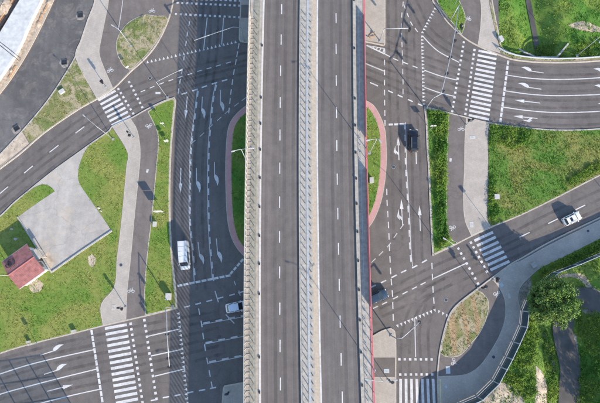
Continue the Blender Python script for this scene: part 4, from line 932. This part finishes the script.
# ------------------------------------------------------------------ hut
cH = [P(27.5, 243.5, 2.7), P(44.8, 270.9, 2.7), P(19.3, 288.6, 2.7), P(2.2, 262.3, 2.7)]
ctr = sum(cH, Vector((0, 0, 0))) / 4; ux = ((cH[0] - cH[3]) + (cH[1] - cH[2])); Lx = ux.length / 2; uy = ((cH[0] - cH[1]) + (cH[3] - cH[2])); Ly = uy.length / 2
rz = math.atan2(ux.y, ux.x)
hut = empty('hut', (ctr.x, ctr.y, KZ), rz); tag(hut, 'small white hut with a pinkish red gable roof beside the grey yard', 'hut')
wx, wy = Lx - 0.7, Ly - 0.9
MB().box((0, 0, 1.3), (wx, wy, 2.6)).build('wall', M['wall_white'], hut)
for s in (-1, 1):
    g = MB().add([(s * wx / 2, -wy / 2, 2.6), (s * wx / 2, wy / 2, 2.6), (s * wx / 2, 0, 3.2)], [(0, 1, 2) if s > 0 else (2, 1, 0)]); g.build('gable', M['wall_white'], hut)
RH = 3.35
for s in (-1, 1):
    mb = MB(); y0, y1 = s * Ly / 2, 0.0; z0, z1 = 2.58, RH
    v = [(-Lx / 2, y0, z0), (Lx / 2, y0, z0), (Lx / 2, y1, z1), (-Lx / 2, y1, z1)]; v += [(x, y_, z + 0.1) for x, y_, z in v]
    f = [(0, 1, 2, 3), (7, 6, 5, 4), (0, 4, 5, 1), (1, 5, 6, 2), (2, 6, 7, 3), (3, 7, 4, 0)]
    mb.add(v, f); o = mb.build('roof', M['roof'], hut)
    bm = bmesh.new(); bm.from_mesh(o.data); bmesh.ops.recalc_face_normals(bm, faces=bm.faces); bm.to_mesh(o.data); bm.free()
    rows = 12; tl = MB()
    for k in range(rows):      # raised edge of each course of tiles
        t0 = k / rows; yk = y0 + (y1 - y0) * t0; zk = z0 + (z1 - z0) * t0 + 0.1
        t2 = (k + 0.9) / rows; y2 = y0 + (y1 - y0) * t2; z2 = z0 + (z1 - z0) * t2 + 0.1
        q = [(-Lx / 2 - .02, yk, zk + 0.06), (Lx / 2 + .02, yk, zk + 0.06), (Lx / 2 + .02, y2, z2 + 0.012), (-Lx / 2 - .02, y2, z2 + 0.012), (-Lx / 2 - .02, yk, zk - 0.01), (Lx / 2 + .02, yk, zk - 0.01)]
        tl.add(q, [(0, 1, 2, 3) if s < 0 else (3, 2, 1, 0), (4, 5, 1, 0) if s < 0 else (0, 1, 5, 4)])
    tl.build('tile_courses', M['roof'], o)
MB().tube([(-Lx / 2, 0, RH + 0.1), (Lx / 2, 0, RH + 0.1)], 0.12, 8).build('ridge', M['roof_trim'], hut)
fx = wx / 2
for yy in (-1.4, 1.3):
    w = MB().box((fx + 0.03, yy, 1.55), (0.06, 1.3, 1.1)).build('window', M['white_plastic'], hut); MB().box((fx + 0.065, yy, 1.55), (0.012, 1.1, 0.9)).build('pane', M['car_glass'], w)
d_ = MB().box((fx + 0.03, -0.05, 1.05), (0.06, 0.95, 2.05)).build('door', M['brown'], hut); MB().box((fx + 0.09, 0.3, 1.05), (0.05, 0.05, 0.18)).build('handle', M['steel'], d_)
for xx in (-1.6, 0.9):
    w = MB().box((xx, -wy / 2 - 0.03, 1.55), (1.2, 0.06, 1.0)).build('window', M['white_plastic'], hut); MB().box((xx, -wy / 2 - 0.065, 1.55), (1.0, 0.012, 0.8)).build('pane', M['car_glass'], w)
for yy in (Ly / 2 + 0.06, -Ly / 2 - 0.06): MB().box((0, yy, 2.6), (Lx, 0.11, 0.1)).build('gutter', M['white_plastic'], hut)
MB().box((fx + 0.55, 0.5, 2.2), (1.0, wy * 0.4, 0.06)).build('canopy', M['concrete'], hut)
for yy in (-0.4, 1.4): MB().box((fx + 0.98, yy, 1.08), (0.09, 0.09, 2.15)).build('canopy_post', M['white_plastic'], hut)
# cable coil on the roof
cc = P(11.0, 262.5, 3.3)
mb = MB()
sl = (RH - 2.58) / (Ly / 2); uyw = Vector((-math.sin(rz), math.cos(rz)))
for r_, ox, oy, dz in ((0.72, 0, 0, 0.0), (0.68, 0.08, -0.06, 0.05), (0.5, -0.35, -0.42, 0.08), (0.45, -0.5, -0.5, 0.1)):
    pts = []
    for t in np.linspace(0, 2 * math.pi, 25):
        x = cc.x + ox + r_ * math.cos(t); y = cc.y + oy + r_ * math.sin(t)
        q = (Vector((x, y)) - Vector((ctr.x, ctr.y))).dot(uyw); zz = KZ + RH - abs(q) * sl + 0.24 + dz
        pts.append((x, y, zz))
    mb.tube(pts, 0.055, 6, False)
tag(mb.build('cable_coil', M['black_plastic'], None, None, True), 'dark coil of cable lying on the red hut roof', 'cable coil')
t = P(14.0, 275.6, KZ); tag(MB().tube([t, t + Vector((0, 0, 6.5))], [0.07, 0.05], 8).build('antenna_mast', M['white_plastic']), 'thin white mast standing at the end of the hut', 'mast')
for k, (c, r_) in enumerate((((15.6, 239), 0.42), ((11.5, 229), 0.3), ((98.5, 208), 0.3), ((101, 211), 0.25))):
    o = MB(); n = 9
    v = [(r_ * math.cos(6.283 * j / n) * (1 + 0.25 * math.sin(2.3 * j + k)), r_ * math.sin(6.283 * j / n) * (0.7 + 0.2 * math.cos(1.7 * j)), 0) for j in range(n)] + [(0.6 * r_ * math.cos(6.283 * j / n), 0.5 * r_ * math.sin(6.283 * j / n), r_ * 0.6) for j in range(n)]
    o.add(v, [(j, (j + 1) % n, n + (j + 1) % n, n + j) for j in range(n)] + [tuple(range(n, 2 * n))])
    tag(o.build('stone', M['concrete'], None, P(*c, KZ)), ['pale stone on the grass in the shade behind the hut', 'small pale stone on the grass between hut and yard corner', 'upper of two stones on the lawn edge of the yard', 'lower of two stones on the lawn edge of the yard'][k], 'stone')

# ------------------------------------------------------------------ tinted noise barrier, south-east
BAR = [(760, 178), (700, 206.8), (652, 229), (612, 247.6), (592, 256.4), (572.6, 264.8), (551.8, 272.6), (531.2, 288), (522, 311), (520.4, 326), (513.2, 342), (506, 357), (500.6, 367), (493, 381), (477, 396.6), (460, 404), (444, 413), (440.6, 440), (441, 470)]
def barrier(pts, h, z0, label, pane, post='pale_steel', rails=(0.0, 1.0), base=None, postr=0.09, sub=1):
    w = [P(p[0], p[1], z0) for p in pts]; o = empty('noise_barrier', w[len(w) // 2]); org = Vector(o.location); tag(o, label, 'noise barrier')
    for i, v in enumerate(w):
        MB().box((v.x - org.x, v.y - org.y, h / 2), (postr * 2, postr * 2, h + 0.1)).build('post', M[post], o)
    for a, b_ in zip(w[:-1], w[1:]):
        d = b_ - a; L_ = d.length; ang = math.atan2(d.y, d.x); mid = (a + b_) / 2 - org
        MB().box((mid.x, mid.y, h / 2 + 0.08), (L_ - 2.2 * postr, 0.03, h - 0.22), ang).build('pane', M[pane], o)
        for r_ in rails:
            MB().box((mid.x, mid.y, h * r_ + (0.06 if r_ < 0.5 else 0.0)), (L_ - 2.1 * postr, 0.09, 0.09), ang).build('rail', M[post], o)
    return o
barrier(BAR, 3.0, KZ + 0.01, 'dark tinted glass noise barrier with pale posts curving along the shaded footway', 'barrier_pane')
sv = Vector((-SAZ.x, -SAZ.y)) / math.tan(SUN_EL)
def unshade(p, h):
    v = P(*p); return Vector((v.x - sv.x * h, v.y - sv.y * h, 0))
def barrier_w(wpts, h, label, **k):
    global P
    keep = P; P = lambda a, b_, z: Vector((a, b_, z))
    try: return barrier([(v.x, v.y) for v in wpts], h, KZ, label, **k)
    finally: P = keep
a_ = unshade((43, 356), 6.2); b_ = unshade((0, 362.5), 6.2); dv = (b_ - a_) / 2.55
barrier_w([a_ + dv * k for k in range(8)], 6.2, 'tall clear noise barrier just below the bottom left corner', pane='clear_pane', post='dark_steel', rails=(0.0, 0.34, 0.67, 1.0), postr=0.075)

# ------------------------------------------------------------------ guard rail and culvert head wall, north-east
gp = W2([(497, 49), (505, 53.6), (520, 57.6), (545, 59.9), (572, 59.8), (600, 58), (660, 52), (740, 43)], False, 5)
gr = empty('guard_rail', (gp[len(gp) // 2][0], gp[len(gp) // 2][1], KZ)); g0 = Vector(gr.location); tag(gr, 'pale steel guard rail along the outer edge of the curved road', 'guard rail')
mb = MB(); loc = [(x - g0.x, y - g0.y) for x, y in gp]; band(mb, loc, -0.07, 0.07, 0.78, False, 0.48); mb.build('beam', M['pale_steel'], gr)
pmesh = MB().box((0, 0, 0.36), (0.1, 0.1, 0.72)).mesh('post'); pmesh.materials.append(M['steel'])
for x, y in loc[::2]: link('post', pmesh, None, gr, (x, y + 0.02, 0))
hw = [P2(p) for p in [(513, 44), (524, 50.5), (537, 56.3), (558, 56.3), (562.5, 51), (569.5, 42.5)]]
mb = MB(); band(mb, hw, -0.16, 0.16, -0.35, False, -3.2); tag(mb.build('head_wall', M['concrete']), 'grey concrete culvert head wall with splayed wings at the ditch', 'wall')

# ------------------------------------------------------------------ vehicles
def car(label, cxy, hd, paint, L_=4.3, Wd=1.78, H=1.48, kind='hatch', cat='car', name='car'):
    c = P(cxy[0], cxy[1], 0.008); d = Vector((hd[0], -hd[1])); o = empty(name, c, math.atan2(d.y, d.x)); tag(o, label, cat)
    h = L_ / 2; w = Wd / 2; zb = 0.22; van = kind == 'van'; belt = 1.12 if van else 0.56 * H + 0.06
    hood = belt - (0.06 if van else 0.08)
    # lower body loft: (x, half width, top z)
    stt = [(-h, w * 0.80, belt * 0.80), (-h + 0.06, w * 0.90, belt * 0.95), (-h + 0.3, w * 0.97, belt), (-h * 0.5, w, belt + 0.01), (0, w, belt), (h * 0.40, w, belt - 0.01), (h * 0.5, w * 0.99, hood), (h * 0.8, w * 0.95, hood - 0.07), (h - 0.16, w * 0.86, hood - 0.16), (h - 0.03, w * 0.70, hood - 0.30), (h, w * 0.6, hood - 0.42)]
    v = []; f = []; K = 10
    for x, hw_, zt in stt:
        half = [(0.86 * hw_, zb), (hw_, zb + 0.14), (hw_ * 1.0, zt * 0.72), (hw_ * 0.965, zt - 0.05), (hw_ * 0.86, zt + 0.005)]
        ring = [(x, -y_, z_) for y_, z_ in half[::-1]] + [(x, y_, z_) for y_, z_ in half]
        v += ring
    for i in range(len(stt) - 1):
        for k in range(K): k2 = (k + 1) % K; f.append((i * K + k, (i + 1) * K + k, (i + 1) * K + k2, i * K + k2))
    f += [tuple(range(K)), tuple((len(stt) - 1) * K + k for k in range(K - 1, -1, -1))]
    bo = MB().add(v, f).build('body', paint, o, None, True)
    bm = bmesh.new(); bm.from_mesh(bo.data); bmesh.ops.recalc_face_normals(bm, faces=bm.faces); bm.to_mesh(bo.data); bm.free()
    # cabin
    if van: xr0, xr1, xf1, xf0 = -h + 0.06, -h + 0.14, h * 0.50, h * 0.76
    elif kind == 'suv': xr0, xr1, xf1, xf0 = -h + 0.08, -h + 0.42, h * 0.20, h * 0.50
    else: xr0, xr1, xf1, xf0 = -h + 0.12, -h + 0.75, h * 0.14, h * 0.50
    wb, wt = w * 0.90, w * (0.86 if van else 0.74); z0 = belt - 0.03
    def sec(x, z, hw_, cr=0.0): return (x, hw_, z, cr)
    mid = (xr1 + xf1) / 2
    rim = [(xr0, z0, wb * 0.93), (xr1, H - 0.05, wt * 0.97), (mid, H, wt), (xf1, H - 0.04, wt * 0.98), (xf0, z0, wb * 0.93)]
    v = []; f = []
    for x, z, hw_ in rim: v += [(x, -hw_, z), (x, -hw_ * 0.5, z + (0.035 if z > z0 + 0.1 else 0)), (x, hw_ * 0.5, z + (0.035 if z > z0 + 0.1 else 0)), (x, hw_, z)]
    for i in range(4):
        for k in range(3): f.append((i * 4 + k, (i + 1) * 4 + k, (i + 1) * 4 + k + 1, i * 4 + k + 1))
    base = len(v)
    for s in (-1, 1):
        b0 = len(v); v += [(xr0, s * wb * 0.97, z0), (xr1, s * wb, z0), (mid, s * wb, z0), (xf1, s * wb, z0), (xf0, s * wb * 0.97, z0)]
        kk = 0 if s < 0 else 3
        for i in range(4): f.append((b0 + i, b0 + i + 1, (i + 1) * 4 + kk, i * 4 + kk))
    cb = MB().add(v, f).build('cabin', paint, o)
    bm = bmesh.new(); bm.from_mesh(cb.data); bmesh.ops.remove_doubles(bm, verts=bm.verts, dist=0.001); bmesh.ops.recalc_face_normals(bm, faces=bm.faces); bm.to_mesh(cb.data); bm.free()
    G = M['car_glass']
    def pane(nm, q, par):
        q = [Vector(p) for p in q]; n = (q[1] - q[0]).cross(q[2] - q[0]).normalized(); cen = sum(q, Vector((0, 0, 0))) / 4
        if n.dot(cen - Vector((mid, 0, z0 - 0.3))) < 0: q = q[::-1]; n = -n
        q = [p.lerp(cen, 0.07) + n * 0.022 for p in q]; MB().quad(*q).build(nm, G, par)
    pane('windscreen', [(xf1, -wt * .98, H - 0.035), (xf1, wt * .98, H - 0.035), (xf0, wb * .93, z0 + 0.02), (xf0, -wb * .93, z0 + 0.02)], o)
    if not van or True:
        pane('rear_window', [(xr1, -wt * .95, H - 0.06), (xr1, wt * .95, H - 0.06), (xr0 + (xr1 - xr0) * 0.25, wb * .9, z0 + 0.25 * (H - z0)), (xr0 + (xr1 - xr0) * 0.25, -wb * .9, z0 + 0.25 * (H - z0))], o)
    for s in (-1, 1):
        ranges = [(mid + 0.06, xf1, xf0 - 0.25)] if van else [(xr1 + 0.08, mid - 0.05, mid - 0.05), (mid + 0.05, xf1, xf0 - 0.22)]
        for xa, xb, xc in ranges:
            pane('side_window', [(xa, s * wt * .995, H - 0.10), (xb - 0.02, s * wt * .99, H - 0.10), (xc, s * wb * .995, z0 + 0.06), (xa - (0.12 if xa < mid else 0), s * wb * .995, z0 + 0.06)], o)
        MB().box((h - 0.16, s * w * 0.66, hood - 0.24), (0.22, 0.34, 0.13), -s * 0.35).build('headlight', M['lens'], o)
        MB().box((-h + 0.05, s * w * 0.74, belt * 0.82), (0.1, 0.22, 0.24)).build('taillight', M['red_lens'], o)
        MB().box((xf0 - 0.28, s * (w + 0.09), belt + 0.06), (0.14, 0.2, 0.13)).build('mirror', paint, o)
        MB().box((xf0 - 0.75, s * (w + 0.008), belt * 0.82), (0.16, 0.02, 0.03)).build('door_handle', M['steel'], o)
        for x in (-h * 0.60, h * 0.62):
            wh = MB().tube([(x, s * (w - 0.22), 0.32), (x, s * (w + 0.015), 0.32)], 0.32, 16).build('wheel', M['rubber'], o)
            MB().tube([(x, s * (w + 0.005), 0.32), (x, s * (w + 0.03), 0.32)], 0.19, 12).build('rim', M['steel'], wh)
    if van:
        for k in range(3): MB().box((-h * 0.55 + k * 0.9, 0, H + 0.035), (0.05, wt * 1.7, 0.03)).build('roof_rib', paint, o)
    if kind == 'suv':
        for s in (-1, 1): MB().tube([(xr1 + 0.1, s * wt * 0.85, H + 0.05), (xf1 - 0.1, s * wt * 0.85, H + 0.06)], 0.03, 6).build('roof_rail', M['steel'], o)
        MB().box((mid - 0.1, 0, H + 0.036), (0.5, wt * 1.1, 0.02)).build('sunroof', G, o)
    for x in (h - 0.01, -h + 0.0): MB().box((x, 0, 0.5), (0.03, 0.5, 0.11)).build('number_plate', M['white_plastic'], o)
    return o
car('white delivery van waiting in the arrow lane beside the narrow verge', (185.3, 255.4), (0.105, 1), M['van_white'], 5.5, 1.95, 2.3, 'van', 'van', 'delivery_van')
car('pale blue hatchback coming out of the overpass shade on the cross road', (237.5, 306.6), (1, -0.19), M['car_silver'], 4.3, 1.78, 1.46)
car('black sport utility car driving up the lane beside the hedge', (412.8, 141.4), (0.03, -1), M['car_black'], 4.6, 1.88, 1.68, 'suv')
car('dark blue car half hidden below the red edge of the overpass', (376.3, 297.2), (1, -0.42), M['car_blue'], 4.4, 1.82, 1.5)
car('white hatchback driving on the shaded side of the eastern road', (570.3, 219.0), (1, -0.46), M['car_white'], 3.75, 1.72, 1.55, 'suv')

# ------------------------------------------------------------------ trees, hedges, shrubs
def leaves(cent, n_per, r, size, nrm_up=0.35):
    """leaf quads scattered in and on small clumps; returns verts and faces"""
    C = np.repeat(np.asarray(cent), n_per, 0); R = np.repeat(np.asarray(r), n_per)
    d = rng.normal(size=C.shape); d /= np.linalg.norm(d, axis=1)[:, None]
    p = C + d * (R * rng.uniform(0.35, 1.0, len(C)) ** 0.6)[:, None]
    n = d + rng.normal(size=C.shape) * 0.7; n[:, 2] += nrm_up; n /= np.linalg.norm(n, axis=1)[:, None]
    t = np.cross(n, rng.normal(size=C.shape)); t /= np.linalg.norm(t, axis=1)[:, None] + 1e-9; b_ = np.cross(n, t)
    s = (size * rng.uniform(0.6, 1.35, len(C)))[:, None]
    q = np.stack([p - t * s, p + b_ * s * 0.55, p + t * s, p - b_ * s * 0.55], 1).reshape(-1, 3)
    return q, np.arange(len(q)).reshape(-1, 4)
def tree(ctr, R_, H_, label, nclump=150, mat='leaf', seed=1, name='tree'):
    g = float(hgt(ctr.x, ctr.y)); o = empty(name, (ctr.x, ctr.y, g)); tag(o, label, 'tree')
    random.seed(seed); mb = MB()
    mb.tube([(0, 0, -0.2), (0.1, 0.05, H_ * 0.25), (0.15, -0.1, H_ * 0.5), (0.0, 0.1, H_ * 0.8)], [0.26, 0.2, 0.14, 0.05], 10)
    for k in range(11):
        a = k * 2.4 + random.uniform(-.3, .3); z = H_ * random.uniform(0.25, 0.6); rr = R_ * random.uniform(0.55, 0.9)
        mb.tube([(0.1, 0, z), (rr * 0.5 * math.cos(a), rr * 0.5 * math.sin(a), z + rr * 0.35), (rr * math.cos(a), rr * math.sin(a), z + rr * random.uniform(0.4, 0.8))], [0.1, 0.06, 0.02], 6)
    mb.build('trunk', M['bark'], o, None, True)
    cs = []; rs = []
    zc = H_ * 0.62; zr = H_ * 0.36
    lob = [random.uniform(0.85, 1.08) for _ in range(9)]
    while len(cs) < nclump:
        x, y, z = [random.uniform(-1, 1) for _ in range(3)]; r = math.sqrt(x * x + y * y + z * z)
        if r > 1 or r < 0.25: continue
        a = (math.atan2(y, x) / 6.2832 * 9) % 9; l = lob[int(a)]
        cs.append((x * R_ * l, y * R_ * l, zc + z * zr)); rs.append(random.uniform(0.45, 0.85) * R_ / 4)
    V, Fq = leaves(cs, 95, rs, 0.15)
    link('crown', np_mesh('crown', V, Fq, M[mat]), None, o); return o
tree(P(555, 301, 4.8), 4.4, 8.3, 'broad green tree growing just behind the tinted noise barrier', 300, seed=3)
tree(P(640, 352, 0), 4.5, 11, 'tall tree just beyond the right edge below the bend of the stream', 110, seed=5)
tree(P(652, 402, 0), 4.8, 12, 'tall tree just beyond the bottom right corner', 110, seed=6)
tree(P(628, 440, 0), 4.2, 11, 'tall tree below the bottom right corner', 100, seed=8)
def mass(name, label, cat, pxpoly, n, h, r=(0.25, 0.5), size=0.1, mat='leaf_hedge', n_per=26, zf=None, kind=None, group=None):
    poly = W2(pxpoly); a = np.array(poly); lo, hi = a.min(0), a.max(0); pts = []
    while len(pts) < n:
        x = rng.uniform(lo[0], hi[0], n); y = rng.uniform(lo[1], hi[1], n); k = inside(poly, x, y)
        pts += list(zip(x[k], y[k]))
    pts = np.array(pts[:n]); z0 = zf(pts[:, 0], pts[:, 1]) if zf else KZ + 0.01
    R_ = rng.uniform(r[0], r[1], n); lump = 0.55 + 0.45 * np.sin(pts[:, 0] * 1.7) * np.sin(pts[:, 1] * 1.1 + 1)
    z = z0 + rng.uniform(0.05, 1.0, n) * h * lump
    V, Fq = leaves(np.stack([pts[:, 0], pts[:, 1], z], 1), n_per, R_, size, 0.6)
    V[:, 2] = np.maximum(V[:, 2], KZ + 0.012 if zf is None else -9)
    o = link(name, np_mesh(name, V, Fq, M[mat])); tag(o, label, cat, group, kind); return o
mass('hedge', 'dense green hedge between the traffic lane and the eastern cycle path', 'hedge', [(435, 110.5), (448.4, 115), (447, 140), (446, 170), (445.8, 200), (446, 222), (449, 238), (452, 243), (438, 250.5), (436.5, 240), (437, 222), (435.5, 190), (434.5, 160), (435, 140), (430, 120), (428, 111)], 900, 1.1)
for k, (pl, n, h, lb) in enumerate((
    ([(490, 124.5), (512, 127.5), (533, 130), (530, 140), (512, 150), (498, 144), (489.5, 146)], 330, 0.8, 'dark leafy thicket at the meadow corner below the four lane stop line'),
    ([(489, 172), (496, 182), (494, 196), (500, 212), (492, 222), (488.6, 212), (488.6, 190)], 150, 0.6, 'leafy scrub along the footway edge of the meadow'),
    ([(566, 182), (585, 168), (600, 162), (600, 170), (580, 181), (566, 188)], 140, 0.6, 'scrub strip on the meadow near the right edge above the eastern road'),
    ([(540, 268.6), (567, 256), (600, 239.5), (640, 220), (640, 232), (600, 250), (572, 263), (552, 271), (538, 280)], 420, 0.7, 'dark scrub between the shaded footway and the tinted barrier'))):
    mass('shrub_bed', lb, 'shrubs', pl, n, h, group='scrub beds in the meadow')
for k, (pl, n, h, lb) in enumerate((
    ([(525, 318), (536, 312), (540, 335), (537, 360), (520, 372), (512, 366), (520, 345)], 260, 0.6, 'bright weeds at the foot of the tinted barrier'),
    ([(500, 372), (520, 374), (536, 372), (538, 392), (528, 401), (512, 392)], 230, 0.6, 'round patch of weeds between the two sandy spots'),
    ([(548, 330), (556, 345), (561, 365), (562, 403), (550, 403), (550, 375), (545, 350)], 260, 0.8, 'shrubs on the near bank of the stream'),
    ([(582, 312), (610, 312), (610, 410), (580, 410), (584, 370)], 520, 1.0, 'dark scrub on the far bank at the right edge'),
    ([(541, 40), (560, 40), (556, 54), (542, 55)], 130, 0.5, 'dark weeds in the ditch before the culvert'),
    ([(575, 40), (610, 40), (610, 56), (575, 56)], 160, 0.6, 'scrub behind the guard rail at the right edge'))):
    mass('shrub_bed', lb, 'shrubs', pl, n, h, zf=hgt, group='scrub beds by the stream')

# grass: uncountable blades, one object per sort
def tufts(name, polys, mat, dens, size, label, terrain=None):
    Vs = []; n_tot = 0
    for poly, z, dn in polys:
        a = np.array(poly); lo, hi = a.min(0), a.max(0)
        lo = np.maximum(lo, (-72, -52)); hi = np.minimum(hi, (84, 78))
        if (hi <= lo).any(): continue
        n = int((hi[0] - lo[0]) * (hi[1] - lo[1]) * dens * dn)
        x = rng.uniform(lo[0], hi[0], n); y = rng.uniform(lo[1], hi[1], n); k = inside(poly, x, y); x = x[k]; y = y[k]
        cl = np.sin(x * 0.9 + 2 * np.sin(y * 0.37)) * np.sin(y * 0.8 + 1.5 * np.sin(x * 0.41)) + rng.normal(0, 0.5, len(x)); k = cl > -0.9
        x = x[k]; y = y[k]; cl = cl[k]
        if terrain:
            k = (pdist(ST1, x, y) > 1.1) & (pdist(ST2, x, y) > 2.0); x = x[k]; y = y[k]; cl = cl[k]
        zz = hgt(x, y) if terrain else np.full(len(x), z)
        s = size * rng.uniform(0.5, 1.3, len(x)) * (1 + 0.3 * np.clip(cl, -0.5, 1))
        for b_ in range(3):
            an = rng.uniform(0, 6.283, len(x)); w = 0.32 * s; lean = s * rng.uniform(0.2, 0.9, len(x)); hh = s * rng.uniform(0.5, 1.0, len(x))
            ox = x + rng.normal(0, 0.12, len(x)); oy = y + rng.normal(0, 0.12, len(x))
            ca, sa = np.cos(an), np.sin(an)
            Vs.append(np.stack([np.stack([ox - sa * w, oy + ca * w, zz + 0.005], 1), np.stack([ox + sa * w, oy - ca * w, zz + 0.005], 1), np.stack([ox + ca * lean, oy + sa * lean, zz + hh], 1)], 1).reshape(-1, 3))
    V = np.concatenate(Vs); o = link(name, np_mesh(name, V, np.arange(len(V)).reshape(-1, 3), M[mat])); o['kind'] = 'stuff'; o['label'] = label; o['category'] = 'grass'; return o
tufts('grass', GRASS['lawn'], 't_lawn', 11, 0.15, 'short lawn grass around the hut and in the narrow verge')
tufts('grass', GRASS['dry'], 't_dry', 9, 0.16, 'dry patchy grass on the verges by the unfinished road and tilled wedge')
tufts('grass', GRASS['rich'], 't_rich', 12, 0.17, 'rich green grass on the islands beside the overpass')
tufts('grass', GRASS['wild'], 't_wild', 11, 0.2, 'rough meadow grass between the eastern road arms')
terr = [([P2(p) for p in [(496, -30), (640, -30), (640, 52), (570, 57), (540, 57), (512, 53), (500, 46)]], 0, 1.0), ([P2(p) for p in [(640, 236), (573, 268), (554, 275), (534, 290), (524, 312), (523, 327), (515, 344), (503, 369), (495, 383), (478, 400), (460, 408), (640, 430)]], 0, 0.9)]
tufts('grass', terr, 't_rich', 13, 0.2, 'tall bright grass on the ditch and stream banks', True)
